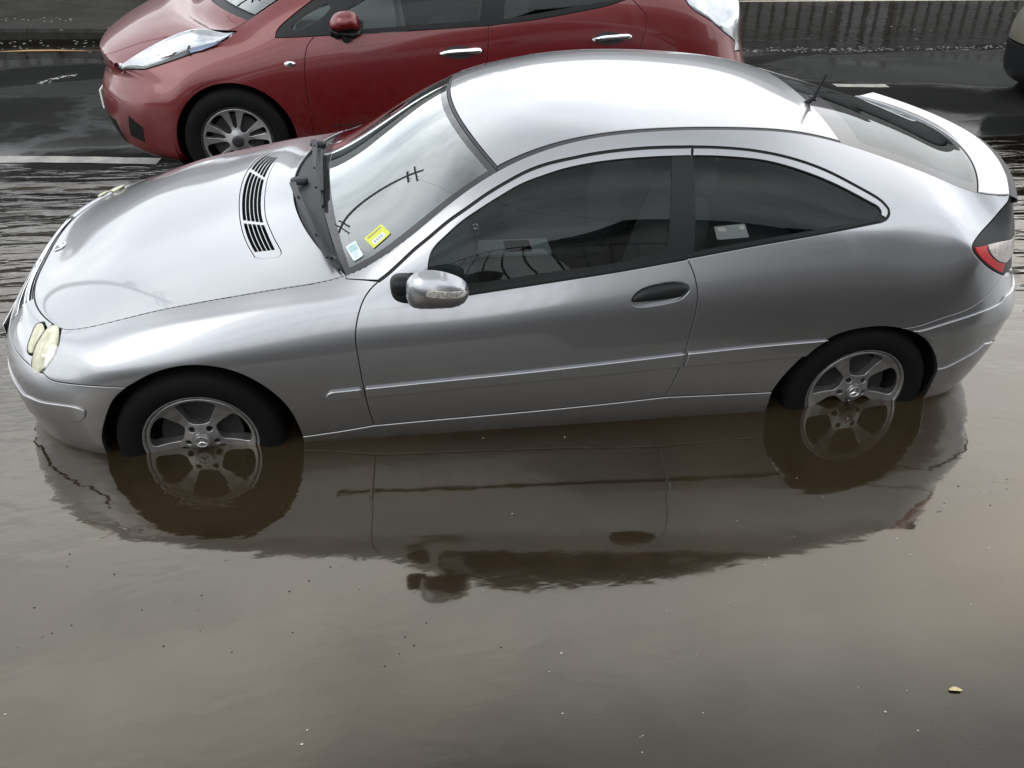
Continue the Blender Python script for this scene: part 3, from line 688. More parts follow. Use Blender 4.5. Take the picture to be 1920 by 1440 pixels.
# tail lamps
m, nt, b = new_mat('red_lens'); b.inputs['Base Color'].default_value = (.30, .005, .010, 1); b.inputs['Roughness'].default_value = .3; b.inputs['Specular IOR Level'].default_value = .25
t_ = N(nt, 'ShaderNodeTexCoord'); wv = N(nt, 'ShaderNodeTexWave', i_Scale=60.0); nt.links.new(t_.outputs['Object'], wv.inputs[0]); bp = N(nt, 'ShaderNodeBump', i_Strength=.3, i_Distance=.002); nt.links.new(wv.outputs[0], bp.inputs['Height']); nt.links.new(bp.outputs[0], b.inputs['Normal']); MAT['red_lens'] = m
MAT['clear_lens'] = pmat('clear_lens', (.30, .255, .24), .2, metal=.3, coat=.5, var=(45, .55, 1.25))
tl = ccw(outline(Wc, ('p', TL_L), rw(w1, (SL, v2+.1)), rw((SL, v2+.1), (SL, VM)), rw((SL, VM), (S1, VM))))
tls = both('tail_lamp', Wc, tl, MAT['black'], off=-.002, lip=.003)
def lens(nm, mat, segs, **k): both(nm, Wc, ccw(outline(Wc, *segs)), MAT[mat], tls, off=.001, lip=.0015, gap=.0008, depth=.006, grid=.012, **k)
TLi = shift(TL_L, -2.2)
p0 = wpt(1853, 458)
lens('red_lens', 'red_lens', [('p', [(1828.5,462.5),(1831,472),(1843,487),(1860,501.5),(1874.5,510),(1880,511)]), ('p', [(1880,511),(1885,494)]), ('p', [(1885,494),(1875,493),(1862,484),(1853,471),(1851,458.5)]), ('p', [(1851,458.5),(1828.5,462.5)])])
w3, w4 = wpt(1897, 449), wpt(1886, 494)
lens('clear_lens', 'clear_lens', [('p', [(1853,458),(1878,452.5),(1895,449.5)]), rw(wpt(1895, 449.5), (SL-.2, w3[1]+.15), (SL-.2, w4[1]+.3), wpt(1886, 493)), ('p', [(1886,493),(1876,491.5),(1864,483),(1855,470),(1853,458)])])
tg = ccw(outline(Wc, rw((SL+.04, v2+.0), (26, v2-.15), (26, VM), (SL+.04, VM), (SL+.04, v2))))
both('tailgate', Wc, tg, MAT['silver'])

# ---- upper sheet
s_hd = s_at_x(EP[13][0]+.035); s_rr = s_at_x(EP[24][0]+.01); s_gl = s_at_x(EP[29][0])
def tw(*a): return ('w', [tuple(p) for p in a], False)
def arc(f, t0, t1, n=31): return ('w', [(f(t), t) for t in np.linspace(t0, t1, n)], False)
cons = lambda s: (lambda t: s)
# hood with the slatted vent
VL = [(535,281),(507,285),(482,297),(460,327),(450,360),(449,402),(455,435),(465,460),(478,482)]
VR = [(535,281),(515,305),(502,332),(496,368),(498,407),(512,443),(527,475),(520,482)]
vent = ccw(outline(Tc, ('p', VL), ('p', [(478,482),(490,484),(520,482)]), ('p', back(VR)), step=.008))
hood = ccw(outline(Tc, tw((S0, -1), (s_cowl, -1)), arc(cons(s_cowl), -1, 1), tw((s_cowl, 1), (S0, 1)), arc(cons(S0), 1, -1)))
hd = cp('hood', Tc, hood, MAT['silver'], holes=(vent,), grid=.02)
CVL, CVR = resample(catmull(VL), 1.0), resample(catmull(VR[:-1]), 1.0)
def at(C, f): x = f*(len(C)-1); i = min(int(x), len(C)-2); return C[i]*(1-(x-i))+C[i+1]*(x-i)
def vp(u, f):     # u across the slats, f along
    a, c = at(CVL, f), at(CVR, f); return a*(1-u)+c*u
slots = []
for c_ in range(5):
    u0, u1 = .12+.155*c_+.0, .12+.155*c_+.098
    for f0, f1 in ((.10+.012*(4-c_), .305), (.33, .70), (.725, .955)):
        A = [vp(u0, f) for f in np.linspace(f0, f1, 7)]; B_ = [vp(u1, f) for f in np.linspace(f1, f0, 7)]
        slots.append(ccw(outline(Tc, ('p', A, False), ('p', [A[-1], B_[0]], False), ('p', B_, False), ('p', [B_[-1], A[0]], False), step=.008)))
cp('hood_vent', Tc, vent, MAT['silver'], hd, holes=tuple(slots), off=-.002, lip=.001, gap=.0012, depth=.012, grid=.012)
cp('vent_backing', Tc, vent, MAT['dark'], hd, off=-.022, gap=.002, lip=.001, depth=.001)
# windscreen scuttle, glass, roof
dS = s_at_x(EX[7]+.10)-s_cowl
sg = lambda t: s_cowl+dS*(1-abs(t)**2.2)+.0
cw = ccw(outline(Tc, arc(cons(s_cowl), -1, 1), arc(sg, 1, -1)))
cowl = cp('windscreen_scuttle', Tc, cw, MAT['grey_rubber_lip_shade'], off=-.012, lip=.003, grid=.02)
ti = .955
ws_out = ccw(outline(Tc, arc(sg, -1, 1), tw((s_cowl, 1), (s_hd, 1)), arc(cons(s_hd), 1, -1), tw((s_hd, -1), (s_cowl, -1))))
kk = dS*.35; s_hi = s_hd-dS*.22
ws_in = ccw(outline(Tc, arc(lambda t: sg(t/ti)+kk, -ti, ti), tw((sg(1)+kk, ti), (s_hi, ti)), arc(cons(s_hi), ti, -ti), tw((s_hi, -ti), (sg(1)+kk, -ti))))
wsf = cp('windscreen_border', Tc, ws_out, MAT['frit'], holes=(ws_in,), off=-.002, lip=.002, gap=.001, grid=.02)
cp('windscreen', Tc, ws_in, MAT['windscreen'], off=-.0025, gap=-.002, lip=.0004, depth=.0005, grid=.03)
tr = .962
roof = ccw(outline(Tc, arc(cons(s_hd+dS*.10), -tr, tr), tw((s_hd, tr), (s_rr, tr)), arc(cons(s_rr), tr, -tr), tw((s_rr, -tr), (s_hd+dS*.10, -tr))))
rf = cp('roof', Tc, roof, MAT['silver'], grid=.025)
cp('roof_trim', Tc, ccw(outline(Tc, arc(cons(s_hd), -1, 1), tw((s_hd, 1), (s_hd+dS*.10, tr)), arc(cons(s_hd+dS*.10), tr, -tr), tw((s_hd+dS*.10, -tr), (s_hd, -1)))), MAT['grey_rubber_lip_shade'], rf, off=-.001, grid=.02, gap=.0008)
for sg_ in (-1, 1):
    cp('roof_trim', Tc, ccw(outline(Tc, tw((s_hd, sg_), (s_rr+dS*.06, sg_)), tw((s_rr+dS*.06, sg_), (s_rr, sg_*tr)), tw((s_rr, sg_*tr), (s_hd+dS*.1, sg_*tr)), tw((s_hd+dS*.1, sg_*tr), (s_hd, sg_)))), MAT['grey_rubber_lip_shade'], rf, off=-.003, lip=.001, gap=.0006, grid=.02)
# rear glass
rg_out = ccw(outline(Tc, arc(cons(s_rr), -1, 1), tw((s_rr, 1), (s_gl, 1)), arc(cons(s_gl), 1, -1), tw((s_gl, -1), (s_rr, -1))))
ri = .87; s_r0 = s_rr+dS*1.25; s_r1 = s_gl-dS*.55
rg_in = ccw(outline(Tc, arc(lambda t: s_r0+0*t, -ri, ri), ('w', catmull([(s_r0, ri), ((s_r0+s_r1)/2, ri+.01), (s_r1, ri)]), False), arc(lambda t: s_r1+dS*.0, ri, -ri), ('w', catmull([(s_r1, -ri), ((s_r0+s_r1)/2, -ri-.01), (s_r0, -ri)]), False)))
rgf = cp('rear_window_border', Tc, rg_out, MAT['frit'], holes=(rg_in,), off=-.002, lip=.002, gap=.001, grid=.02)
rw_ = cp('rear_window', Tc, rg_in, MAT['rear_glass'], off=-.0025, gap=-.002, lip=.0004, depth=.0005, grid=.03)
# spoiler
tsp = .998
spo = ccw(outline(Tc, arc(cons(s_gl), -tsp, tsp), tw((s_gl, tsp), (S1, tsp)), arc(cons(S1), tsp, -tsp), tw((S1, -tsp), (s_gl, -tsp))))
sp_ = cp('spoiler', Tc, spo, MAT['silver'], off=.004, lip=.004, grid=.018)
vs, fs = [], []
tt_ = np.linspace(-1, 1, 81); Pp = Tc.raw(np.full_like(tt_, S1), tt_)
Tn = np.gradient(Pp, axis=0); On = np.cross(Tn, [0, 0, 1]); On[:, 2] = 0; On /= np.linalg.norm(On, axis=1, keepdims=True); On *= np.sign(On[:, :1]+1e-9)
prof = [(-.004, -.004), (0, -.003), (.020, -.007), (.034, -.013), (.038, -.020), (.036, -.027), (.020, -.034), (-.01, -.035)]
for i in range(81):
    for o_, z_ in prof: vs.append(Pp[i]+On[i]*o_+np.array([0, 0, z_]))
k = len(prof)
for i in range(80):
    for j in range(k-1): fs.append((i*k+j, i*k+j+1, (i+1)*k+j+1, (i+1)*k+j))
me = mesh_np(vs, fs); child(link('shaded_spoiler_lip', me, MAT['grey_rubber_lip_shade'], None), sp_)  # lip's dark grey paints in the shade on the spoiler's down-turned rear slope
print('MISS', MISS[:60], len(MISS))
# ---- mirrors (folded), wipers, aerial, labels, cabin
def sellip(name, c, d, mat, par=None, n=3.2, rot=None, seg=20, fn=None):
    """soft box: superellipsoid"""
    V, F = [], []
    for i in range(seg+1):
        ph = -math.pi/2+math.pi*i/seg
        for j in range(2*seg):
            th = math.pi*j/seg; f = lambda w: math.copysign(abs(w)**(2/n), w)
            p = Vector((d[0]/2*f(math.cos(ph))*f(math.cos(th)), d[1]/2*f(math.cos(ph))*f(math.sin(th)), d[2]/2*f(math.sin(ph))))
            if fn: p = Vector(fn(p))
            if rot: p = rot @ p
            V.append(p+Vector(c))
    m_ = 2*seg
    for i in range(seg):
        for j in range(m_): F.append((i*m_+j, i*m_+(j+1) % m_, (i+1)*m_+(j+1) % m_, (i+1)*m_+j))
    o = link(name, mesh_np(V, F), mat, None); return child(o, par)
MH = [(760,546),(762,528),(772.5,514.5),(786,508),(802.5,505.8),(823,507),(846.6,513),(865,521),(876.6,531.6),(879.6,543.8),(878,556),(869,567),(851,573.5),(814,575.6),(770,573.8),(763,561)]
pl = Plane(-.905)
mo = ccw(outline(pl, ('p', [tuple(p) for p in catmull(MH, True)]+[MH[0]], False), step=.008))
MHd = [(799,554),(801.6,547.5),(809,545),(825,546),(842,547),(860,546.3),(876,545),(875,551),(869,556.5),(856,559.7),(823,559.7),(804,557.8)]
base = ccw(outline(Wc, closed_px([(731,542),(734,532),(744,521),(759,513),(774,510),(786,520),(786,560),(767,570),(753,569),(739,562.5),(732,550)]), step=.008))
mbs = [cp('door_mirror', Wc, base, MAT['black'], off=.001, bulge=.02, lip=.004, depth=.012, grid=.014)]
Vm, Fm, Nm = panel_geo(pl, mo, grid=.010, gap=0, lip=.003, depth=.03, bulge=.062)
ms = cp('mirror_shell', pl, mo, MAT['silver'], mbs[0], grid=.010, gap=0, lip=.003, depth=.03, bulge=.062)
pm = Plane(-.905, [tuple(v) for v in Vm], [tuple(int(i) for i in f) for f in Fm])
MAT['indicator'] = pmat('clear_indicator', (.50, .48, .44), .12, metal=.6, coat=1, var=(90, .35, 1.5))
cp('indicator', pm, ccw(outline(pm, closed_px(MHd), step=.006)), MAT['indicator'], mbs[0], off=.0012, lip=.001, gap=.0005, depth=.004, grid=.008)
sellip('mirror_foot', (.80, -.855, .985), (.09, .08, .08), MAT['black'], mbs[0], n=2.6)
# wipers
def on_T(px, py, h=0.): 
    uv, d = Tc.hit(CP, ray_dir(px, py)); P, n = Tc.pn(Tc.to_m(uv)[None]); return Vector(P[0]+n[0]*h)
def tline(pts, hs): return [on_T(x, y, h) for (x, y), h in zip(pts, hs)]
def strip_along(mb, P, w, h, up=Vector((0, 0, 1))):
    """rectangular section swept along points"""
    n = len(P); rings = []
    for i in range(n):
        t = (P[min(i+1, n-1)]-P[max(i-1, 0)]).normalized(); a = t.cross(up).normalized(); b = a.cross(t)
        ww = w[i] if hasattr(w, '__len__') else w
        rings.append([mb.bm.verts.new(P[i]+a*sx*ww/2+b*sz*h/2) for sx, sz in ((-1, -1), (1, -1), (1, 1), (-1, 1))])
    for i in range(n-1):
        for k in range(4): mb.bm.faces.new((rings[i][k], rings[i][(k+1) % 4], rings[i+1][(k+1) % 4], rings[i+1][k]))
    mb.bm.faces.new(rings[0][::-1]); mb.bm.faces.new(rings[-1])
MAT['wiper'] = pmat('wiper_black', (.010, .0105, .012), .5, spec=.2)
MAT['wiper_arm'] = pmat('wiper_arm_grey', (.018, .019, .022), .45, spec=.2)
for arm, blade, cap_ in (([(555,357),(566,383),(588,430),(606,470),(620,497)], [(578,398),(592,430),(608,466),(624,494),(638,510)], (563,343)),
                   ([(593,277),(599,289),(600,312),(600,340),(602,366)], [(606,287),(606,310),(607,340),(607,368),(608,392)], (598,274))):
    A = tline(arm, [.035, .045, .045, .045, .04]); mb = MB(); strip_along(mb, [A[0].lerp(A[4], k/8) if False else A[min(4, k//2)].lerp(A[min(4, k//2+1)], (k % 2)/2) for k in range(9)], [.026, .024, .022, .020, .018, .016, .015, .013, .011], .009)
    wa = child(mb.build('wiper', MAT['wiper_arm']))
    for k in range(6):
        mb = MB(); q = A[1].lerp(A[3], .05+k*.16); q2 = A[1].lerp(A[3], .05+k*.16+.07); strip_along(mb, [q+Vector((0, 0, .0052)), q2+Vector((0, 0, .0052))], .008, .003); child(mb.build('arm_slot', MAT['dark']), wa)
    B_ = tline(blade, [.012]*5); mb = MB(); strip_along(mb, B_, .008, .016); strip_along(mb, [p+Vector((0, 0, .014)) for p in B_[1:4]], .012, .006)
    child(mb.build('wiper_blade', MAT['wiper']), wa)
    q = on_T(*cap_, .01); child(sellip('pivot_cap', q, (.075, .05, .03), MAT['wiper_arm'], wa, n=2.6), wa)
# scuttle corner shadow gap + bonnet badge
q = on_T(113, 463, .004); n_ = Vector(Tc.pn(Tc.to_m(Tc.hit(CP, ray_dir(113, 463))[0])[None])[1][0])
def star_badge(name, c, rot, r, mat, par, ring=True):
    mb = MB(); rr_ = r
    if ring: mb.lathe([(r*1.0, 0), (r*.96, .002), (r*.86, .002), (r*.82, 0)], 40, 'z')
    for k in range(3):
        a = math.pi/2+k*2*math.pi/3; u = Vector((math.cos(a), math.sin(a), 0)); w = Vector((-u.y, u.x, 0))
        tip = mb.bm.verts.new(u*r*.86+Vector((0, 0, .001))); l = mb.bm.verts.new(w*r*.13); rr2 = mb.bm.verts.new(-w*r*.13); top = mb.bm.verts.new(Vector((0, 0, .0045)))
        bk = mb.bm.verts.new(-u*r*.08); mb.bm.faces.new((tip, l, top)); mb.bm.faces.new((tip, top, rr2)); mb.bm.faces.new((l, bk, top)); mb.bm.faces.new((bk, rr2, top))
    bmesh.ops.transform(mb.bm, matrix=Matrix.Translation(c) @ rot.to_4x4(), verts=mb.bm.verts)
    return mb.build(name, mat, par, smooth=False)
badge = star_badge('bonnet_badge', q, n_.to_track_quat('Z', 'Y').to_matrix(), .030, MAT['chrome'], None); child(badge, hd)
mb = MB(); mb.lathe([(0, 0), (.029, 0), (.029, -.004)], 32, 'z'); bmesh.ops.transform(mb.bm, matrix=Matrix.Translation(q-n_*.001) @ n_.to_track_quat('Z', 'Y').to_matrix().to_4x4(), verts=mb.bm.verts); child(mb.build('badge_disc', MAT['frit']), badge)
# number plate seen edge on
mb = MB(); mb.box((-.834, 0, .452), (.008, .46, .105), bev=.003); npl = child(mb.build('number_plate', pmat('plate_white', (.7, .7, .68), .4))); mb = MB(); mb.box((-.822, 0, .452), (.012, .50, .125), bev=.003); child(mb.build('plate_holder', MAT['black']), npl)
# aerial
a0 = on_T(1511, 192, -.004); mb = MB()
mb.tube([a0, a0+Vector((.02, 0, .012)), a0+Vector((.035, .0, .03))], [.011, .010, .008], 12); an = child(mb.build('aerial', MAT['black']))
mb = MB(); mb.tube([a0+Vector((.03, 0, .02)), a0+Vector((.062, .0, .125))], [.0075, .0045], 8); mb.box(a0+Vector((.026, 0, .022)), (.012, .05, .008)); child(mb.build('mast', MAT['black']), an)
# windscreen labels and rear sticker
def label_quad(name, surf, px4, mat, par, off=.0014, step=.01):
    P = [tuple(map(float, p)) for p in px4]; ol = ccw(outline(surf, ('p', P+[P[0]], False), step=step)); return cp(name, surf, ol, mat, par, off=off, gap=0, lip=0, depth=0, grid=.02)
ylw = pmat('yellow_label', (.40, .42, .04), .5, var=(160, .82, 1.1)); wht = pmat('white_label', (.42, .46, .46), .5); tealw = pmat('pale_teal_label', (.24, .36, .36), .5, var=(120, .7, 1.25)); ink = pmat('label_ink', (.12, .13, .12), .6)
WS = [o for o in bpy.data.objects if o.name == 'windscreen'][0]
def bil(Q, u, v): Q = [np.array(q, float) for q in Q]; return tuple((Q[0]*(1-u)+Q[1]*u)*(1-v)+(Q[3]*(1-u)+Q[2]*u)*v)
def sub(Q, u0, v0, u1, v1): return [bil(Q, u0, v0), bil(Q, u1, v0), bil(Q, u1, v1), bil(Q, u0, v1)]
YQ = [(683,447),(715,420),(733,437.5),(700.5,466)]
yl = label_quad('licence_label', Tc, YQ, ylw, WS)
wq = sub(YQ, .14, .52, .80, .90); label_quad('label_panel', Tc, wq, wht, yl, off=.0018)
for k in range(4): label_quad('label_figure', Tc, sub(wq, .14+.19*k, .2, .14+.19*k+.09, .78), ink, yl, off=.0022)
label_quad('label_band', Tc, sub(YQ, .08, .14, .92, .22), ink, yl, off=.0018); 
TQ = [(648.5,463),(666.5,451),(682,479),(664,490.5)]
tlb = label_quad('inspection_label', Tc, TQ, wht, WS); label_quad('label_panel', Tc, sub(TQ, .12, .12, .88, .5), tealw, tlb, off=.0018)
for k in range(3): label_quad('label_line', Tc, sub(TQ, .15, .58+.12*k, .8-.1*k, .62+.12*k), tealw, tlb, off=.0018)
QG = [o for o in bpy.data.objects if o.name.startswith('window_glass') and o.parent == qs[0]][0]
SQ = [(1340,425),(1398,419),(1406,445),(1346,450)]
stk = pmat('pale_sticker', (.06, .068, .068), .4, var=(80, .8, 1.1))
sk = cp('window_sticker', Wc, ccw(outline(Wc, ('p', SQ+[SQ[0]], False))), stk, QG, off=-.0075, gap=0, lip=0, depth=0)
for a_, b_ in ((.1, .35), (.78, .95)):
    s_ = sub(SQ, a_, .12, b_, .42); cp('sticker_print', Wc, ccw(outline(Wc, ('p', s_+[s_[0]], False))), ink, sk, off=-.0068, gap=0, lip=0, depth=0)
# cabin
def cbox(name, c, d, mat, par=None, rot=None, bev=.02): mb = MB(); mb.box(c, d, rot, bev); return child(mb.build(name, mat), par)
cab = cbox('cabin_floor', (1.75, 0, .36), (2.3, 1.40, .10), MAT['cabin'])
cbox('underbody', (1.35, 0, .255), (3.4, 1.02, .07), MAT['dark'])
cbox('engine_bulkhead', (.66, 0, .66), (.05, 1.36, .42), MAT['dark'])
cbox('boot_floor', (2.95, 0, .72), (.6, 1.15, .06), MAT['cabin'], cab)
MAT['dash'] = pmat('grey_dashboard', (.075, .08, .085), .55, bump=(70, .15, .0006))
dsh = sellip('dashboard', (.83, 0, .84), (.62, 1.40, .24), MAT['dash'], n=5, fn=lambda p: (p.x-.13*(1-(p.y/.7)**2)*(1 if p.x < 0 else .2), p.y, p.z+.02*(p.x < 0)))
cbox('glovebox', (1.02, -.36, .70), (.20, .52, .22), MAT['dash'], dsh, bev=.03); cbox('console', (1.30, 0, .52), (.95, .20, .26), MAT['cabin'], dsh, bev=.03)
cbox('console_trim', (1.30, -.01, .656), (.42, .15, .012), MAT['pale_trim'], dsh, bev=.004); cbox('console_tray', (1.36, -.01, .664), (.12, .10, .008), MAT['dark'], dsh, bev=.003)
mb = MB(); mb.tube([(1.17, 0, .64), (1.16, -.01, .74)], .012); gk = child(mb.build('gear_lever', MAT['black']), dsh); sellip('gear_knob', (1.16, -.01, .755), (.05, .05, .055), MAT['chrome'], dsh, n=2.2)
mb = MB(); cc = Vector((1.16, .36, .86)); pr = []
rt = Matrix.Rotation(R(-62), 3, 'Y')
ring = [cc+rt @ Vector((.185*math.cos(a), .185*math.sin(a), 0)) for a in np.linspace(0, 2*math.pi, 33)]; mb.tube(ring, .016, 10, cap=False)
for a in (0, 2.3, 4.0): mb.tube([cc, cc+rt @ Vector((.175*math.cos(a), .175*math.sin(a), 0))], .014, 8)
child(mb.build('steering_wheel', MAT['black']))
for sy in (-.37, .37):
    st = sellip('front_seat', (1.62, sy, .52), (.54, .50, .20), MAT['cloth'], n=4)
    sellip('seat_back', (1.92, sy, .82), (.17, .48, .62), MAT['cloth'], st, n=3.6, rot=Matrix.Rotation(R(14), 3, 'Y')); sellip('head_rest', (2.03, sy, 1.17), (.10, .27, .17), MAT['cloth'], st, n=3)
    for dy_ in (-.05, .05): mb = MB(); mb.tube([(2.0, sy+dy_, 1.05), (2.02, sy+dy_, 1.14)], .006, 6); child(mb.build('rest_post', MAT['chrome']), st)
bs_ = sellip('rear_seat', (2.52, 0, .62), (.46, 1.15, .20), MAT['cloth'], n=5); sellip('seat_back', (2.78, 0, .82), (.15, 1.12, .52), MAT['cloth'], bs_, n=5, rot=Matrix.Rotation(R(20), 3, 'Y'))
for sy in (-.3, .3): sellip('head_rest', (2.90, sy, 1.07), (.09, .25, .14), MAT['cloth'], bs_, n=3)
cbox('parcel_shelf', (3.06, 0, .99), (.28, 1.02, .02), MAT['cabin'], cab, bev=.004)
mb = MB(); mb.box((1.17, 0, 1.285), (.03, .24, .06), bev=.01); mb.tube([(1.17, 0, 1.29), (1.20, 0, 1.36)], .01); child(mb.build('interior_mirror', MAT['black']))
# inner liners: dark skins behind the painted panels so that no gap shows daylight
arF = [(0+.362*math.cos(a), .301+.362*math.sin(a)) for a in np.linspace(math.pi*.99, .01, 24)]
for a0_, a1_, v0_, v1_ in ((2.5, s_of(690, 765), 0, 8.0), (s_of(690, 765), s_of(1284, 670), 0, 6.9), (s_of(1284, 670), 25, 0, 6.9)):
    q = ccw(outline(Wc, rw((a0_, v0_), (a1_, v0_)), rw((a1_, v0_), (a1_, v1_)), rw((a1_, v1_), (a0_, v1_)), rw((a0_, v1_), (a0_, v0_)), step=.03))
    # keep the wheel openings clear
    V_, F_, N_ = panel_geo(Wc, q, grid=.03, off=-.045, gap=0, lip=0, depth=0)
    ctr = np.array([V_[list(f)].mean(0) for f in F_]); ok = (np.hypot(ctr[:, 0], ctr[:, 2]-.30) > .40) & (np.hypot(ctr[:, 0]-2.715, ctr[:, 2]-.33) > .42)
    F_ = [f for f, k_ in zip(F_, ok) if k_]
    for sg_ in (0, 1):
        vv = V_*FLIP if sg_ else V_; ff = [f[::-1] for f in F_] if sg_ else F_; child(link('inner_panel', mesh_np(vv, ff), MAT['cabin'], None))
# wheel wells
for (wx, wz, wr) in ((0, .30, .372), (2.715, .33, .388)):
    for sg_ in (-1, 1):
        mb = MB(); mb.lathe([(wr, sg_*.795), (wr, sg_*.50), (.02, sg_*.49)], 48, 'y', (wx, 0, wz)); child(mb.build('wheel_well', MAT['dark']))

# ------------------------------------------------------------------ wheels
RIM = .2215
dish = Flat(lambda r, a: .010+.020*np.clip((r/.19), 0, 1)**2*0+.016*np.sin(np.clip(r/.2, 0, 1)*math.pi)**2*.9-.004*np.clip(1-r/.07, 0, 1)-.010*np.clip((r-.17)/.04, 0, 1)**1.5+.0*a)
def polar(pts, th): return catmull([(r*math.cos(math.radians(th+a)), r*math.sin(math.radians(th+a))) for r, a in pts], True, 6)
WIN = [(.184,-22),(.190,-12),(.191,0),(.190,12),(.184,22),(.176,24.5),(.14,25),(.10,26),(.083,24.5),(.073,15),(.070,0),(.073,-15),(.083,-24.5),(.10,-26),(.14,-25),(.176,-24.5)]
holes5 = [resample(polar(WIN, 90+72*k), .008, True) for k in range(5)]
bolts = [circle_m((.057*math.cos(R(54+72*k)), .057*math.sin(R(54+72*k))), .0115, 16) for k in range(5)]
faceV = panel_geo(dish, circle_m((0, 0), .2035, 110), tuple(holes5+bolts), grid=.009, gap=.0002, lip=.0035, depth=.045)
tyre_p = [(.214, .004), (.2195, .000), (.226, -.006), (.240, -.012), (.262, -.016), (.285, -.014), (.300, -.006), (.309, .004), (.3145, .018), (.3165, .05), (.3165, .15), (.309, .19), (.28, .21), (.22, .20), (.214, .17)]
rim_p = [(.2165, .010), (.2195, .003), (.2185, -.001), (.2145, -.002), (.2105, .002), (.2065, .010), (.2025, .014), (.199, .030)]
def make_wheel(loc, spin, mirror, faceV, spare=False, tyre=tyre_p, rimp=rim_p, parent=None, star=True, scale=1, mats=('alloy', 'alloy')):
    V, F, NV = faceV
    c, s_ = math.cos(R(spin)), math.sin(R(spin)); Rm = np.array([[c, 0, -s_], [0, 1, 0], [s_, 0, c]])
    V2, N2 = V@Rm.T, NV@Rm.T
    if mirror: V2 = V2*FLIP; N2 = N2*FLIP; F2 = [f[::-1] for f in F]
    else: F2 = F
    sg = -1 if mirror else 1
    w = link('wheel', mesh_np(V2*scale, F2, True, N2), MAT[mats[0]], None); child(w); w.location = Vector(loc)
    def part(nm, mb, mat, **k):
        if mirror: bmesh.ops.scale(mb.bm, vec=(1, -1, 1), verts=mb.bm.verts)
        bmesh.ops.scale(mb.bm, vec=(scale,)*3, verts=mb.bm.verts)
        bmesh.ops.recalc_face_normals(mb.bm, faces=mb.bm.faces); return mb.build(nm, mat, w, **k)
    part('tyre', MB().lathe(tyre, 96, close=True), MAT['rubber'], angle=60)
    part('rim', MB().lathe(rimp, 96), MAT[mats[1]], angle=60)
    part('brake_disc', MB().lathe([(.06, .05), (.062, .042), (.07, .06), (.155, .06), (.155, .072), (.03, .072)], 48), MAT['steel'])
    part('wheel_barrel', MB().lathe([(.199, .030), (.197, .10), (.197, .13), (.01, .135)], 48), MAT['dark'])  # barrel coloured dark to paint in the shade behind the spokes
    cap = part('hub_cap', MB().lathe([(.036, .016), (.036, .004), (.034, .001), (.026, -.001), (.0, -.0015)] if star else [(.036, .02), (.036, -.001), (.031, -.005), (.02, -.007), (.0, -.0075)], 40), MAT[mats[0] if star else 'alloy_dark'])
    if star:
        st_ = star_badge('cap_star', Vector((0, 0, 0)), Matrix.Rotation(R(90), 3, 'X') if not mirror else Matrix.Rotation(R(-90), 3, 'X'), .027, MAT['alloy_bright'], None)
        for v in st_.data.vertices: v.co = Vector((v.co.x, v.co.y-.002*sg, v.co.z))
        st_.parent = w
    return w
for (x, z, sp) in ((0, .301, 0), (2.715, .345, -5)):
    for mir in (False, True):
        make_wheel((x, .829 if mir else -.829, z), sp, mir, faceV)
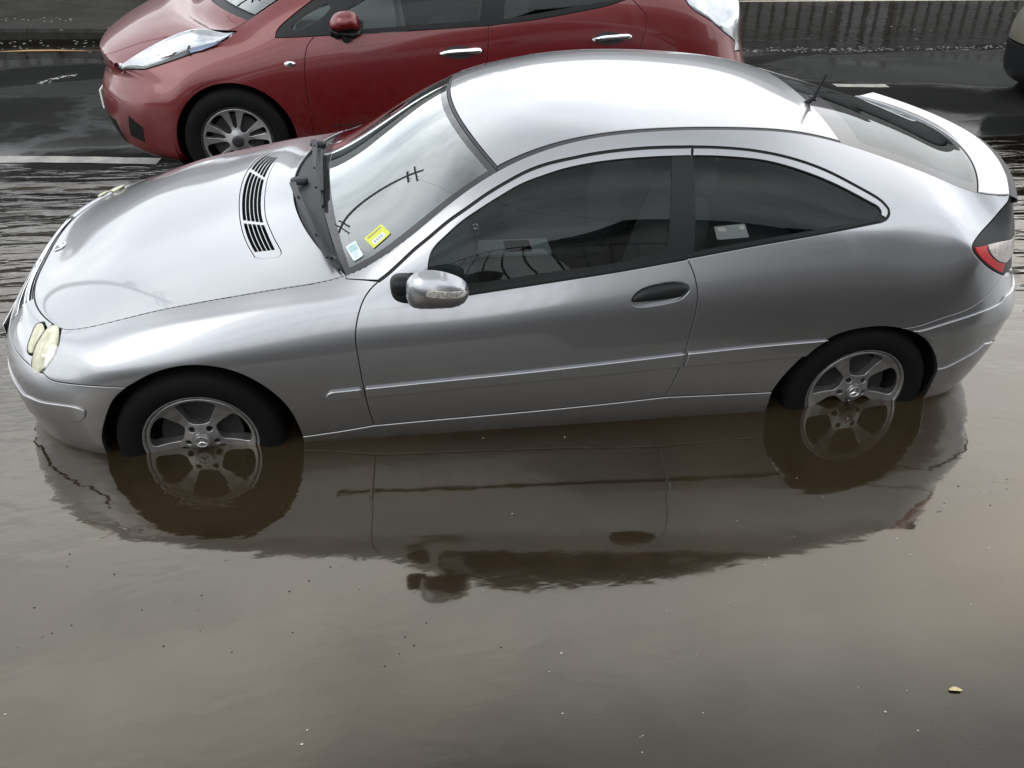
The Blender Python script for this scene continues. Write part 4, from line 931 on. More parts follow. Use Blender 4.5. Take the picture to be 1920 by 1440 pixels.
# ------------------------------------------------------------------ red car
LE = [(223,128,.60),(264,97,.66),(318,63,.685),(396,57,.69),(442,55,.685),(463,40,.67),(530,-5,.635)]
Lp = [np.array(on_plane(a, b, 1, 3.03-c)) for a, b, c in LE]
LX = [p[0] for p in Lp]+[.75, 1.1, 1.6, 2.2, 2.75, 3.05, 3.22]; LYh = [e[2] for e in LE]+[.60, .575, .565, .56, .545, .53, .52]; LZ = [p[2] for p in Lp]+[1.36, 1.47, 1.51, 1.50, 1.42, 1.26, 1.14]
def ledge(x): return np.array([x, -smooth_interp(x, LX, LYh), smooth_interp(x, LX, LZ)])
DL = dict(ST=[-.34, -.12, .10, .35, .70, 1.1, 1.5, 1.9, 2.3, 2.58, 2.82], AX=[-.6, -.12, .3, .7, 1.5, 2.3, 2.7, 3.0, 3.2],
    YM=[.845, .872, .88, .882, .885, .885, .885, .86, .82], ZS=[.70, .79, .86, .88, .93, 1.0, 1.02, 1.02, 1.0], YS=[.81, .845, .855, .86, .862, .862, .85, .82, .77],
    ZB=[.76, .88, .95, .965, 1.03, 1.13, 1.16, 1.14, 1.08], YB=[.74, .785, .815, .83, .838, .828, .80, .75, .68], edge=ledge, XC=LX[0], XT=3.22, org=(0, 3.03, 0), z0=-.02,
    BOW=(np.array([LX[0], -.4, .01, .4, .75, 1.1, 1.6, 2.2, 2.75, 3.22]), np.array([-.20, -.22, -.30, -.30, -.22, -.12, -.03, 0, .05, .12]), np.array([2.4]*3+[2.0]*7)),
    CRN=(np.array([LX[0], -.6, -.3, .01, .4, .75, 1.1, 1.6, 2.2, 3.22]), np.array([.035, .03, .02, .03, .06, .06, .05, .035, .03, .02])),
    NL=dict(low=([0, .22, .42, .57, .68, .76, .815, .85], [-.98, -.975, -.94, -.88, -.79, -.69, -.58, -.47]), bump=([0, .22, .42, .57, .69, .78, .835, .868], [-1.06, -1.05, -1.01, -.935, -.835, -.72, -.61, -.49]),
            mid=([0, .22, .41, .56, .67, .76, .82, .855], [-1.02, -1.01, -.97, -.90, -.80, -.69, -.585, -.47]), sh=([0, .22, .40, .54, .64, .725, .785, .83], [-.985, -.975, -.935, -.865, -.775, -.67, -.57, -.46])),
    TL=dict(low=([.83, .81, .77, .71, .61, .45, .2, 0], [3.0, 3.10, 3.18, 3.24, 3.30, 3.34, 3.37, 3.38]), bump=([.86, .835, .79, .72, .62, .45, .2, 0], [3.0, 3.12, 3.22, 3.30, 3.36, 3.41, 3.44, 3.45]),
            sh=([.81, .77, .715, .65, .56, .42, .2, 0], [3.0, 3.09, 3.17, 3.235, 3.29, 3.33, 3.36, 3.37])),
    nz=[.15, .19, .27, .38, .50, .575, .625], nr=.07, tz=[.20, .24, .33, .46, .60, .70, .86, .97])
Wl, Tl = surfaces(DL)
leaf = car_root('red_car', (0, 3.03, 0), 'metallic red hatchback standing behind the silver car with chrome door handles', local=True)
def inv(o): return o
sL = lambda px, py: tuple(Wl.hit(CP, ray_dir(px, py))[0])
L1 = 8+len(DL['ST'])+2.0
LSEAM1 = [(590,68),(578,83),(573,100),(572,146),(577,187.5),(582,219),(590,256)]
LSEAM2 = [(917,49),(914,110),(905,200)]
LSEAM3 = [(1183,-4),(1200,14.6),(1211.5,31),(1212.5,46),(1208,64.6),(1200,90)]
LBELT1 = [(516,71),(550,70),(590,68),(673,64),(790,57),(917,48.5)]; LBELT2 = [(917,48.5),(1000,38),(1073,25),(1140,11),(1183,-4)]
def xz_arc(cx, cz, r, a0, a1, n=16, sx=1.): return [(cx+sx*r*math.cos(R(a)), cz+r*math.sin(R(a))) for a in np.linspace(a0, a1, n)]
def arch_m(W_, cx, cz, r, a0, a1, n=16): return ('x', xz_arc(cx, cz, r, a0, a1, n))
LWX, LWZ, LR = -.12, .315, .375
vL = 10.2
# front wing and bumper in one sweep
lampo = [(223,130),(248,130.5),(272,130),(300,122),(345,107),(395,88),(420,76),(445,58)]
fw = ccw(outline(Wl, rw((0, 0), (Wl.hit((LWX-LR, -3, .25), (0, 1, 0))[0][0], 0)), ('x', xz_arc(LWX, LWZ, LR, 190, -8, 26)), rw((Wl.hit((LWX+LR, -3, .25), (0, 1, 0))[0][0]+.02, 0), (sL(590, 256)[0], 0)), ('p', back(LSEAM1)), ('p', back(LBELT1[:3])),
    ('p', [(516,71),(520,56),(549,28),(585,0)]), rw((sL(585, 0)[0], sL(585, 0)[1]), (s_ := 12.2, VM)), rw((12.2, VM), (8.35, VM)), ('p', back(lampo)), rw(sL(223, 130), (5.95, VM)), rw((5.95, VM), (0, VM)), rw((0, VM), (0, 0))))
both('front_wing', Wl, fw, MAT['red'])
cp('door', Wl, ccw(outline(Wl, ('p', LSEAM1), rw(sL(590, 256), (sL(590, 256)[0]+.1, 1.0)), rw((sL(590, 256)[0]+.1, 1.0), (sL(905, 200)[0], 1.0)), ('p', back(LSEAM2)), ('p', back(LBELT1[2:])))), MAT['red'])
fd = [o for o in leaf.children if o.name.startswith('door')][0]
cp('door', Wl, ccw(outline(Wl, ('p', LSEAM2), rw(sL(905, 200), (sL(905, 200)[0], 1.0)), rw((sL(905, 200)[0], 1.0), (sL(1200, 90)[0], 1.0)), ('p', back(LSEAM3)), ('p', back(LBELT2)))), MAT['red'])
rd = [o for o in leaf.children if o.name.startswith('door')][1]
RWX = LWX+2.70
lamp_r = [(1283,-2),(1298,17),(1329,37),(1358,61),(1377,78),(1377,96)]
qv = ccw(outline(Wl, ('p', LSEAM3), rw(sL(1200, 90), (sL(1200, 90)[0], 2.2)), ('x', xz_arc(RWX, LWZ, LR, 165, -8, 22)), rw((Wl.hit((RWX+LR, -3, .27), (0, 1, 0))[0][0], 0), (L1+5, 0)), rw((L1+5, 0), (L1+5, 5.4)), rw((L1+5, 5.4), sL(1377, 96)), ('p', back(lamp_r)), rw(sL(1283, -2), (sL(1283, -2)[0], 9.2)), rw((sL(1283, -2)[0], 9.2), (sL(1183, -4)[0], 9.2), sL(1183, -4))))
both('quarter_panel', Wl, qv, MAT['red'])
# far side door skin, glasshouse, bonnet, roof
dfar = ccw(outline(Wl, rw((sL(590, 150)[0], 1), (sL(1208, 64)[0], 1)), rw((sL(1208, 64)[0], 1), (sL(1208, 64)[0], 6.8)), rw((sL(1208, 64)[0], 6.8), (sL(590, 68)[0], 6.8)), rw((sL(590, 68)[0], 6.8), (sL(590, 150)[0], 1)), step=.04))
cp('far_door', Wl, dfar, MAT['red'], mirror=True, grid=.05)
sill_ = ccw(outline(Wl, rw((sL(590, 256)[0], 0), (sL(1200, 90)[0], 0)), rw((sL(1200, 90)[0], 0), (sL(1200, 90)[0], 1.1)), rw((sL(1200, 90)[0], 1.1), (sL(590, 256)[0]+.1, 1.1)), rw((sL(590, 256)[0]+.1, 1.1), (sL(590, 256)[0], 0)), step=.04))
both('sill', Wl, sill_, MAT['black'], grid=.05, off=-.01)
u0 = sL(516, 71); u1 = sL(1183, -4)
gl_band = ccw(outline(Wl, ('p', LBELT1+LBELT2[1:]), rw(u1, (u1[0]+.9, 9.0), (u1[0]+.6, 10.4)), rw((u1[0]+.6, 10.4), (12.2, 10.4)), rw((12.2, 10.4), (sL(585, 0)[0], sL(585, 0)[1])), ('p', [(585,0),(549,28),(520,56),(516,71)]), step=.02))
G1 = ccw(outline(Wl, ('p', [(545,54),(552,43),(575,25),(600,12),(615,6),(619,14),(608,28),(585,45),(568,55),(550,56),(545,54)], False)))
q1, q2, q3, q4 = sL(640, 56), sL(900, 38), sL(945, 36), sL(1150, 0)
G2 = ccw(outline(Wl, rw(q1, q2), rw(q2, (q2[0]+.15, 9.8)), rw((q2[0]+.15, 9.8), (13.3, 9.8)), rw((13.3, 9.8), (q1[0], q1[1]+.8), q1), step=.02)); G3 = ccw(outline(Wl, rw(q3, q4), rw(q4, (q4[0]+.3, 9.4)), rw((q4[0]+.3, 9.4), (q3[0]+.1, 9.8)), rw((q3[0]+.1, 9.8), q3), step=.02))
gbn = both('window_surround', Wl, gl_band, MAT['black'], holes=(G1, G2, G3), off=-.004, grid=.03)
for g_ in (G1, G2, G3): both('side_window', Wl, g_, MAT['side_glass'], gbn, off=-.007, gap=-.002, lip=.0005, depth=.001, grid=.04)
both('roof_rail', Wl, ccw(outline(Wl, rw((12.2, VM), (L1, VM)), rw((L1, VM), (sL(1283, -2)[0], 9.3)), rw((sL(1283, -2)[0], 9.3), (u1[0]+.9, 9.1), (u1[0]+.6, 10.45)), rw((u1[0]+.6, 10.45), (12.2, 10.45)), rw((12.2, 10.45), (12.2, VM)), step=.03)), MAT['red'], grid=.03)
def s_at(W_, x, n=19+8):
    ss = np.linspace(6, L1, 900); X = W_.raw(ss, np.full_like(ss, W_.m-1.0))[:, 0]; return float(np.interp(x, X, ss))
lc, lh, lr_ = s_at(Wl, .02), s_at(Wl, .88), s_at(Wl, 2.75)
cp('bonnet', Tl, ccw(outline(Tl, arc(cons(6.0), -1, 1), tw((6.0, 1), (lc, 1)), arc(cons(lc), 1, -1), tw((lc, -1), (6.0, -1)), step=.03)), MAT['red'], grid=.03)
cp('windscreen', Tl, ccw(outline(Tl, arc(cons(lc+.22), -.985, .985), tw((lc+.22, .985), (lh, .96)), arc(cons(lh), .96, -.96), tw((lh, -.96), (lc+.22, -.985)), step=.03)), MAT['windscreen'], grid=.04, off=-.004)
cp('scuttle', Tl, ccw(outline(Tl, arc(cons(lc), -1, 1), arc(cons(lc+.23), 1, -1), step=.03)), MAT['grey_rubber_lip_shade'], grid=.04, off=-.02)
cp('roof', Tl, ccw(outline(Tl, arc(cons(lh), -1, 1), tw((lh, 1), (lr_, 1)), arc(cons(lr_), 1, -1), tw((lr_, -1), (lh, -1)), step=.04)), MAT['red'], grid=.05)
cp('tailgate', Tl, ccw(outline(Tl, arc(cons(lr_), -1, 1), tw((lr_, 1), (L1, 1)), arc(cons(L1), 1, -1), tw((L1, -1), (lr_, -1)), step=.04)), MAT['rear_glass'], grid=.05)
both('tailgate_skin', Wl, ccw(outline(Wl, rw((L1+1.2, 5.5), (L1+5, 5.5)), rw((L1+5, 5.5), (L1+5, VM)), rw((L1+5, VM), (L1+1.2, VM)), rw((L1+1.2, VM), (L1+1.2, 5.5)), step=.03)), MAT['red'], grid=.04)
# lamps
MAT['lamp_clear'] = pmat('clear_lamp_cover', (.34, .36, .38), .12, metal=.7, coat=1, var=(7, .7, 1.25), bump=(7, .18, .008))
hl_ = ccw(outline(Wl, ('p', lampo[:-1]), ('p', [(420,76),(432,67),(441,60.5)]), rw(sL(441, 60.5), (8.3, VM-.02)), rw((8.3, VM-.02), (6.1, VM-.02)), rw((6.1, VM-.02), sL(230, 124), sL(223, 130))))
hls = both('headlight', Wl, hl_, MAT['lamp_clear'], off=.003, bulge=.022, lip=.003, grid=.014)
cp('lamp_divider', Wl, ccw(outline(Wl, ('p', [(352,104),(355,85),(361,60),(366,60),(360,86),(357,103),(352,104)], False))), MAT['alloy_dark'], hls[0], off=.022, lip=.001, depth=.004, gap=0, grid=.01)
cp('blue_reflector', Wl, ccw(outline(Wl, ('p', [(360,100),(356,94),(385,85),(418,80),(405,87),(380,96),(360,100)], False))), pmat('blue_reflector', (.03, .06, .14), .2, coat=1), hls[0], off=.022, lip=.001, depth=.004, gap=0, grid=.012)
cp('lamp_bowl', Wl, ccw(outline(Wl, ('p', [(305,93),(318,84),(335,88),(338,97),(325,107),(305,112),(296,104),(305,93)], False))), MAT['chrome'], hls[0], off=.018, bulge=.012, lip=.001, depth=.004, gap=0, grid=.012)
tlr = ccw(outline(Wl, ('p', lamp_r), rw(sL(1377, 96), (L1+1.15, sL(1377, 96)[1])), rw((L1+1.15, sL(1377, 96)[1]), (L1+1.15, VM)), rw((L1+1.15, VM), (sL(1283, -2)[0], VM-.6), sL(1283, -2))))
both('tail_lamp', Wl, tlr, MAT['lamp_clear'], off=.004, bulge=.012, lip=.003, grid=.02)
mk = [(532,119.5),(537,115.5),(544,114.5),(551,116),(555,120),(551,124.5),(543,126),(536,124.5)]
sm = cp('side_marker', Wl, ccw(outline(Wl, closed_px(mk), step=.006)), MAT['chrome'], off=.001, bulge=.006, lip=.001, depth=.006, grid=.01)
cp('marker_lens', Wl, ccw(outline(Wl, closed_px([(540,120),(543,117),(547,117.5),(549,120.5),(546,123),(541,123)]), step=.005)), MAT['alloy_dark'], sm, off=.008, lip=.0005, depth=.002, gap=0, grid=.008)
for pts_, par_ in (([(823,99),(840,92),(870,89.5),(900,88.5),(903,95),(899,100),(870,99),(845,101.5),(828,103)], fd), ([(1108,73),(1125,66),(1150,63.5),(1178,62.5),(1183,67),(1180,72),(1150,73),(1125,76),(1112,77)], rd)):
    c_ = np.mean(pts_, 0); cpx = [(c_[0]-4+28*math.cos(a), c_[1]+2+13*math.sin(a)) for a in np.linspace(0, 2*math.pi, 16, endpoint=False)]
    cp('handle_recess', Wl, ccw(outline(Wl, closed_px(cpx), step=.008)), MAT['alloy_dark'], par_, off=.0008, lip=.0006, depth=.001, grid=.014)
    cp('door_handle', Wl, ccw(outline(Wl, closed_px(pts_), step=.008)), MAT['chrome'], par_, off=.028, bulge=.012, lip=.002, depth=.016, grid=.012)
# mirror
pl2 = Plane(2.02-3.03); pl2_h = pl2.hit
pl2.hit = lambda o, d: pl2_h(np.array(o)-np.array([0, 3.03, 0]), d)
mr_o = ccw(outline(pl2, closed_px([(618,52),(620,36),(628,25),(642,20.5),(660,21),(671,30),(675,44),(676,54),(650,57),(630,57)]), step=.012))
mrr = cp('door_mirror', pl2, mr_o, MAT['red'], bulge=.07, lip=.003, depth=.06, gap=0, grid=.014)
mb_o = ccw(outline(pl2, closed_px([(617,53),(640,58),(676,55),(677,66),(665,69),(640,67),(620,62)]), step=.012))
cp('mirror_base', pl2, mb_o, MAT['black'], mrr, bulge=.045, lip=.003, depth=.06, gap=0, grid=.014)
mb = MB(); mb.tube([(.62, -1.0, 1.0), (.60, -.83, .985)], [.03, .035]); child(mb.build('mirror_arm', MAT['black']), mrr)
# nose: number plate, badge, charging lid seam, intake
mb = MB(); mb.box((-1.075, 0, .37), (.012, .42, .13), bev=.003); child(mb.build('number_plate', pmat('red_car_plate', (.6, .6, .58), .4)))
mb = MB(); mb.box((-1.012, 0, .63), (.012, .12, .085), rot=Matrix.Rotation(R(18), 3, 'Y'), bev=.004); bdg = child(mb.build('nose_badge', pmat('blue_tinted_chrome', (.25, .40, .75), .12, metal=.9)))
lid = ccw(outline(Wl, rw((0, 6.1), (1.6, 6.1), (1.4, VM-.1), (0, VM-.1), (0, 6.1))))
both('charging_lid', Wl, lid, MAT['red'], off=.003, lip=.002, gap=.001, depth=.004, grid=.02)
itk = ccw(outline(Wl, rw((4.0, 2.2), (4.9, 2.0), (5.1, 2.9), (4.3, 3.4), (4.0, 2.2))))
both('fog_lamp_recess', Wl, itk, MAT['dark'], off=.001, lip=.001, depth=.002, grid=.02)
itc = ccw(outline(Wl, rw((0, 1.2), (3.4, 1.2), (3.2, 2.8), (0, 2.9), (0, 1.2))))
both('lower_intake', Wl, itc, MAT['dark'], off=.001, lip=.001, depth=.002, grid=.02)
# cabin bits and underbody
def lbox(name, c, d, mat, par=None, bev=.02, rot=None): mb = MB(); mb.box(c, d, rot, bev); return child(mb.build(name, mat), par)
lbox('underbody', (1.15, 0, .24), (3.6, 1.0, .08), MAT['dark']); lbox('bulkhead', (.45, 0, .6), (.05, 1.5, .6), MAT['dark'])
ld = lbox('dashboard', (.62, 0, .93), (.75, 1.42, .16), pmat('pale_grey_dashboard', (.34, .35, .35), .6), bev=.06)
lbox('cabin_floor', (1.7, 0, .4), (2.4, 1.4, .06), MAT['cabin'])
for sy in (-.38, .38):
    st = sellip('front_seat', (1.45, sy, .62), (.5, .48, .22), MAT['cloth'], n=4); sellip('seat_back', (1.72, sy, .98), (.16, .46, .62), MAT['cloth'], st, n=3.5, rot=Matrix.Rotation(R(12), 3, 'Y')); sellip('head_rest', (1.82, sy, 1.34), (.09, .26, .17), MAT['cloth'], st)
for x_ in (LWX, RWX):
    for sg_ in (-1, 1):
        mb = MB(); mb.lathe([(.40, sg_*.86), (.40, sg_*.50), (.02, sg_*.49)], 40, 'y', (x_, 0, LWZ)); child(mb.build('wheel_well', MAT['dark']))
V_, F_, N_ = panel_geo(Wl, ccw(outline(Wl, rw((2.5, 0), (L1+4, 0)), rw((L1+4, 0), (L1+4, 6.6)), rw((L1+4, 6.6), (2.5, 6.6)), rw((2.5, 6.6), (2.5, 0)), step=.05)), grid=.05, off=-.05, gap=0, lip=0, depth=0)
ctr = np.array([V_[list(f)].mean(0) for f in F_]); ok = (np.hypot(ctr[:, 0]-LWX, ctr[:, 2]-LWZ) > .42) & (np.hypot(ctr[:, 0]-RWX, ctr[:, 2]-LWZ) > .42); F_ = [f for f, k_ in zip(F_, ok) if k_]
for sg_ in (0, 1): child(link('inner_panel', mesh_np(V_*FLIP if sg_ else V_, [f[::-1] for f in F_] if sg_ else F_), MAT['cabin'], None))
# wheels with paired bright blades
WINL = [(.186,-8.5),(.192,0),(.186,8.5),(.130,9.5),(.075,9),(.060,0),(.075,-9),(.130,-9.5)]
WINS = [(.186,-8),(.190,0),(.186,8),(.13,5.5),(.085,3),(.078,0),(.085,-3),(.13,-5.5)]
hl5 = []
for k in range(5):
    hl5.append(resample(polar([(.186,-13.5),(.192,-6),(.192,6),(.186,13.5),(.17,15),(.12,15.5),(.075,15.5),(.062,7),(.062,-7),(.075,-15.5),(.12,-15.5),(.17,-15)], 90+72*k+36), .008, True))
    hl5.append(resample(polar([(.186,-5.8),(.190,0),(.186,5.8),(.16,6.8),(.12,7),(.085,6.5),(.074,0),(.085,-6.5),(.12,-7),(.16,-6.8)], 90+72*k), .008, True))
faceL = panel_geo(dish, circle_m((0, 0), .2035, 100), tuple(hl5), grid=.010, gap=.0002, lip=.002, depth=.035)
for x_ in (LWX, RWX):
    for mir in (False, True): make_wheel((x_, .872 if mir else -.872, LWZ), 4, mir, faceL, star=False, scale=1.045, mats=('alloy_bright', 'alloy_dark'))
# script on the front door
tcu = bpy.data.curves.new('door_script', 'FONT'); tcu.body = 'zero emission'; tcu.size = .045; tcu.extrude = .0012; tcu.shear = .25
tob = bpy.data.objects.new('door_script', tcu); COL.objects.link(tob); dg_ = bpy.context.evaluated_depsgraph_get(); tme = bpy.data.meshes.new_from_object(tob.evaluated_get(dg_)); bpy.data.objects.remove(tob)
P_, n_ = Wl.pn(Wl.to_m(np.array(sL(622, 238)))[None])
ts = link('door_script', tme, MAT['alloy_dark'], None); child(ts, fd); ts.rotation_euler = (R(90), 0, 0); ts.location = Vector(P_[0]+n_[0]*.002)

# ------------------------------------------------------------------ pale car at the right edge (same builder, its own taller shape)
_q = w_at(1893, 158, .42); PCAR = (float(_q[0])+1.62, float(_q[1])+.83, -.02)
def build_pale_car():
    D = dict(DC); k = 1.0
    D['NL'] = {q: ([y for y in v[0]], [x-.02 for x in v[1]]) for q, v in NL.items()}
    e0 = DC['edge']; D['edge'] = lambda x: e0(x)*np.array([1, 1.03, 1.0])+np.array([0, 0, .10+.16*smooth_interp(x, [-.4, .6, 1.3], [0, .3, 1])])
    for q in ('ZS', 'ZB'): D[q] = [z+.10 for z in DC[q]]
    D['nz'] = [z+.03*i for i, z in enumerate(DC['nz'])]; D['tz'] = [z+.02*i for i, z in enumerate(DC['tz'])]
    Wp, Tp = surfaces(D)
    car_root('pale_car', (7.56, 4.72, .40), 'champagne coloured car with black lower bumper cut off by the right edge', local=True)
    CAR.matrix_world = Matrix.Translation(PCAR) @ Matrix.Rotation(R(-2), 4, 'Z')
    n = Wp.n-1; VM = Wp.m-1.0
    def sx(x, z): return tuple(Wp.hit((x, -3, z), (0, 1, 0))[0])
    for x_, r_ in ((0, .37), (2.715, .37)): pass
    side = ccw(outline(Wp, rw((3.0, 3.2), sx(-.36, .46)), ('x', xz_arc(0, .32, .38, 158, 22, 20)), rw(sx(.35, .46), sx(2.36, .46)), ('x', xz_arc(2.715, .32, .38, 158, 22, 20)), rw(sx(3.07, .46), (n, 4.2)), rw((n, 4.2), (n, VM)), rw((n, VM), (0, VM)), rw((0, VM), (0, 3.2)), rw((0, 3.2), (3.0, 3.2)), step=.03))
    ws = [(.95, 1.06), (1.3, 1.30), (1.7, 1.47), (2.1, 1.50), (2.5, 1.42), (2.75, 1.28), (2.4, 1.20), (1.6, 1.10)]
    win = ccw(outline(Wp, ('x', ws+[ws[0]]), step=.03))
    sk_ = both('body_side', Wp, side, MAT['beige'], holes=(win,), grid=.04)
    both('side_window', Wp, win, MAT['side_glass'], sk_, off=-.006, gap=-.002, lip=.001, depth=.002, grid=.05)
    lo = ccw(outline(Wp, rw((0, 0), (sx(-.38, .3)[0], 0)), ('x', xz_arc(0, .32, .38, 184, 158, 6)), rw(sx(-.36, .46), (3.0, 3.1), (0, 3.1)), rw((0, 3.1), (0, 0)), step=.02))
    both('front_bumper', Wp, lo, MAT['black'], grid=.03)
    both('sill', Wp, ccw(outline(Wp, rw((sx(.38, .3)[0], 0), (sx(2.33, .3)[0], 0)), rw((sx(2.33, .3)[0], 0), sx(2.35, .45)), rw(sx(2.35, .45), sx(.36, .45)), rw(sx(.36, .45), (sx(.38, .3)[0], 0)), step=.03)), MAT['black'], grid=.05)
    both('rear_bumper', Wp, ccw(outline(Wp, rw((sx(3.09, .3)[0], 0), (n, 0)), rw((n, 0), (n, 4.1)), rw((n, 4.1), sx(3.08, .45)), rw(sx(3.08, .45), (sx(3.09, .3)[0], 0)), step=.03)), MAT['black'], grid=.05)
    a0, a1 = 6.0, 8+len(D['ST'])+2.0; g = lambda x: float(np.interp(x, Wp.raw(np.linspace(6, a1, 400), np.full(400, VM))[:, 0], np.linspace(6, a1, 400)))
    c0, c1, c2 = g(.55), g(1.22), g(2.6)
    for nm, s0, s1, m_ in (('bonnet', a0, c0, 'beige'), ('windscreen', c0, c1, 'windscreen'), ('roof', c1, c2, 'beige'), ('rear_window', c2, a1, 'rear_glass')):
        cp(nm, Tp, ccw(outline(Tp, arc(cons(s0), -1, 1), tw((s0, 1), (s1, 1)), arc(cons(s1), 1, -1), tw((s1, -1), (s0, -1)), step=.04)), MAT[m_], grid=.05)
    both('headlight', Wp, ccw(outline(Wp, rw((3.6, 7.2), (6.0, 7.6), (6.3, 9.6), (4.2, 9.8), (3.6, 7.2)), step=.02)), MAT['lamp_clear'], off=.003, bulge=.015, lip=.003, grid=.02)
    for x_ in (0, 2.715):
        for mir in (False, True): make_wheel((x_, .85 if mir else -.85, .33), 10, mir, faceL, star=False, scale=1.03, mats=('alloy', 'alloy'))
        for sg_ in (-1, 1):
            mb = MB(); mb.lathe([(.40, sg_*.83), (.40, sg_*.50), (.02, sg_*.49)], 32, 'y', (x_, 0, .32)); child(mb.build('wheel_well', MAT['dark']))
    mb = MB(); mb.box((1.35, 0, .30), (3.7, 1.1, .1)); child(mb.build('underbody', MAT['dark']))
    mb = MB(); mb.box((1.9, 0, .62), (2.2, 1.3, .5), bev=.1); child(mb.build('cabin_trim', MAT['cabin']))
build_pale_car()

# ------------------------------------------------------------------ ground: level world coordinates, water surface at z = 0
def nodes(name):
    m = bpy.data.materials.new(name); m.use_nodes = True; nt = m.node_tree; b = nt.nodes['Principled BSDF']; g = N(nt, 'ShaderNodeNewGeometry'); return m, nt, b, g
def mth(nt, op, a, b_=None, c_=None, clamp=False):
    n = N(nt, 'ShaderNodeMath', operation=op, use_clamp=clamp)
    for i, v in enumerate((a, b_, c_)):
        if v is None: continue
        if isinstance(v, (int, float)): n.inputs[i].default_value = v
        else: nt.links.new(v, n.inputs[i])
    return n.outputs[0]
def noise(nt, vec, scale, detail=5., rough=.55, dist=0., sc=None, loc=None, rot=None):
    if sc or loc or rot:
        mp = N(nt, 'ShaderNodeMapping'); 
        if sc: mp.inputs['Scale'].default_value = sc
        if loc: mp.inputs['Location'].default_value = loc
        if rot: mp.inputs['Rotation'].default_value = (0, 0, R(rot))
        nt.links.new(vec, mp.inputs[0]); vec = mp.outputs[0]
    n = N(nt, 'ShaderNodeTexNoise', i_Scale=scale, i_Detail=detail, i_Roughness=rough, i_Distortion=dist); nt.links.new(vec, n.inputs['Vector']); return n.outputs['Fac']
def rng_(nt, v, a, b_, c_=0., d=1., smooth=True):
    n = N(nt, 'ShaderNodeMapRange', i_1=a, i_2=b_, i_3=c_, i_4=d)
    if smooth: n.interpolation_type = 'SMOOTHSTEP'
    nt.links.new(v, n.inputs[0]); return n.outputs[0]
def mixc(nt, f, a, b_):
    n = N(nt, 'ShaderNodeMix', data_type='RGBA')
    for k, v in ((0, f), (6, a), (7, b_)):
        if isinstance(v, tuple): n.inputs[k].default_value = (*v, 1)
        elif isinstance(v, (int, float)): n.inputs[k].default_value = v
        else: nt.links.new(v, n.inputs[k])
    return n.outputs[2]
# asphalt
m, nt, b, g = nodes('wet_asphalt'); P = g.outputs['Position']; sp = N(nt, 'ShaderNodeSeparateXYZ'); nt.links.new(P, sp.inputs[0])
agg = N(nt, 'ShaderNodeTexVoronoi', i_Scale=95.0); nt.links.new(P, agg.inputs['Vector'])
ag = rng_(nt, agg.outputs['Distance'], .1, .6, 0, 1)
patch = noise(nt, P, .9, 8, .6); fine = noise(nt, P, 26, 5, .6)
col = mixc(nt, rng_(nt, patch, .35, .65), (.006, .0064, .0064), (.013, .0134, .013)); col = mixc(nt, mth(nt, 'MULTIPLY', ag, .35), col, (.022, .022, .021)); col = mixc(nt, rng_(nt, fine, .62, .75, 0, .5), col, (.028, .026, .022))
nt.links.new(col, b.inputs['Base Color'])
wet = rng_(nt, noise(nt, P, .55, 6, .55, .6, sc=(.6, 1.3, 1)), .42, .58)
nt.links.new(rng_(nt, wet, 0, 1, .05, .5), b.inputs['Roughness']); nt.links.new(rng_(nt, wet, 0, 1, .30, .02), b.inputs['Specular IOR Level'])
bp = N(nt, 'ShaderNodeBump', i_Distance=.004); nt.links.new(rng_(nt, wet, 0, 1, .04, .5), bp.inputs['Strength']); nt.links.new(agg.outputs['Distance'], bp.inputs['Height']); nt.links.new(bp.outputs[0], b.inputs['Normal']); dd = N(nt, 'ShaderNodeBsdfDiffuse'); nt.links.new(col, dd.inputs[0]); nt.links.new(bp.outputs[0], dd.inputs['Normal']); dm = N(nt, 'ShaderNodeMixShader'); nt.links.new(mth(nt, 'MULTIPLY', wet, .88), dm.inputs[0]); nt.links.new(b.outputs[0], dm.inputs[1]); nt.links.new(dd.outputs[0], dm.inputs[2]); nt.links.new(dm.outputs[0], nt.nodes['Material Output'].inputs['Surface']); MAT['asphalt'] = m
# concrete footpath
m, nt, b, g = nodes('wet_concrete'); P = g.outputs['Position']
col = mixc(nt, rng_(nt, noise(nt, P, 1.1, 8, .62), .35, .66), (.017, .018, .0155), (.032, .032, .027)); col = mixc(nt, rng_(nt, noise(nt, P, 60, 3, .6), .6, .72, 0, .5), col, (.07, .066, .056))
nt.links.new(col, b.inputs['Base Color']); nt.links.new(rng_(nt, noise(nt, P, .8, 5), .4, .6, .25, .6), b.inputs['Roughness']); nt.links.new(rng_(nt, wet, 0, 1, .30, .02), b.inputs['Specular IOR Level'])
bp = N(nt, 'ShaderNodeBump', i_Strength=.3, i_Distance=.004); nt.links.new(noise(nt, P, 90, 4), bp.inputs['Height']); nt.links.new(bp.outputs[0], b.inputs['Normal']); MAT['path'] = m
MAT['kerb'] = pmat('kerb_stone', (.016, .016, .014), .75, spec=.1, var=(9, .6, 1.3), bump=(60, .3, .003)); MAT['verge'] = pmat('dry_verge', (.11, .10, .07), .9, var=(6, .65, 1.2), bump=(40, .6, .01))
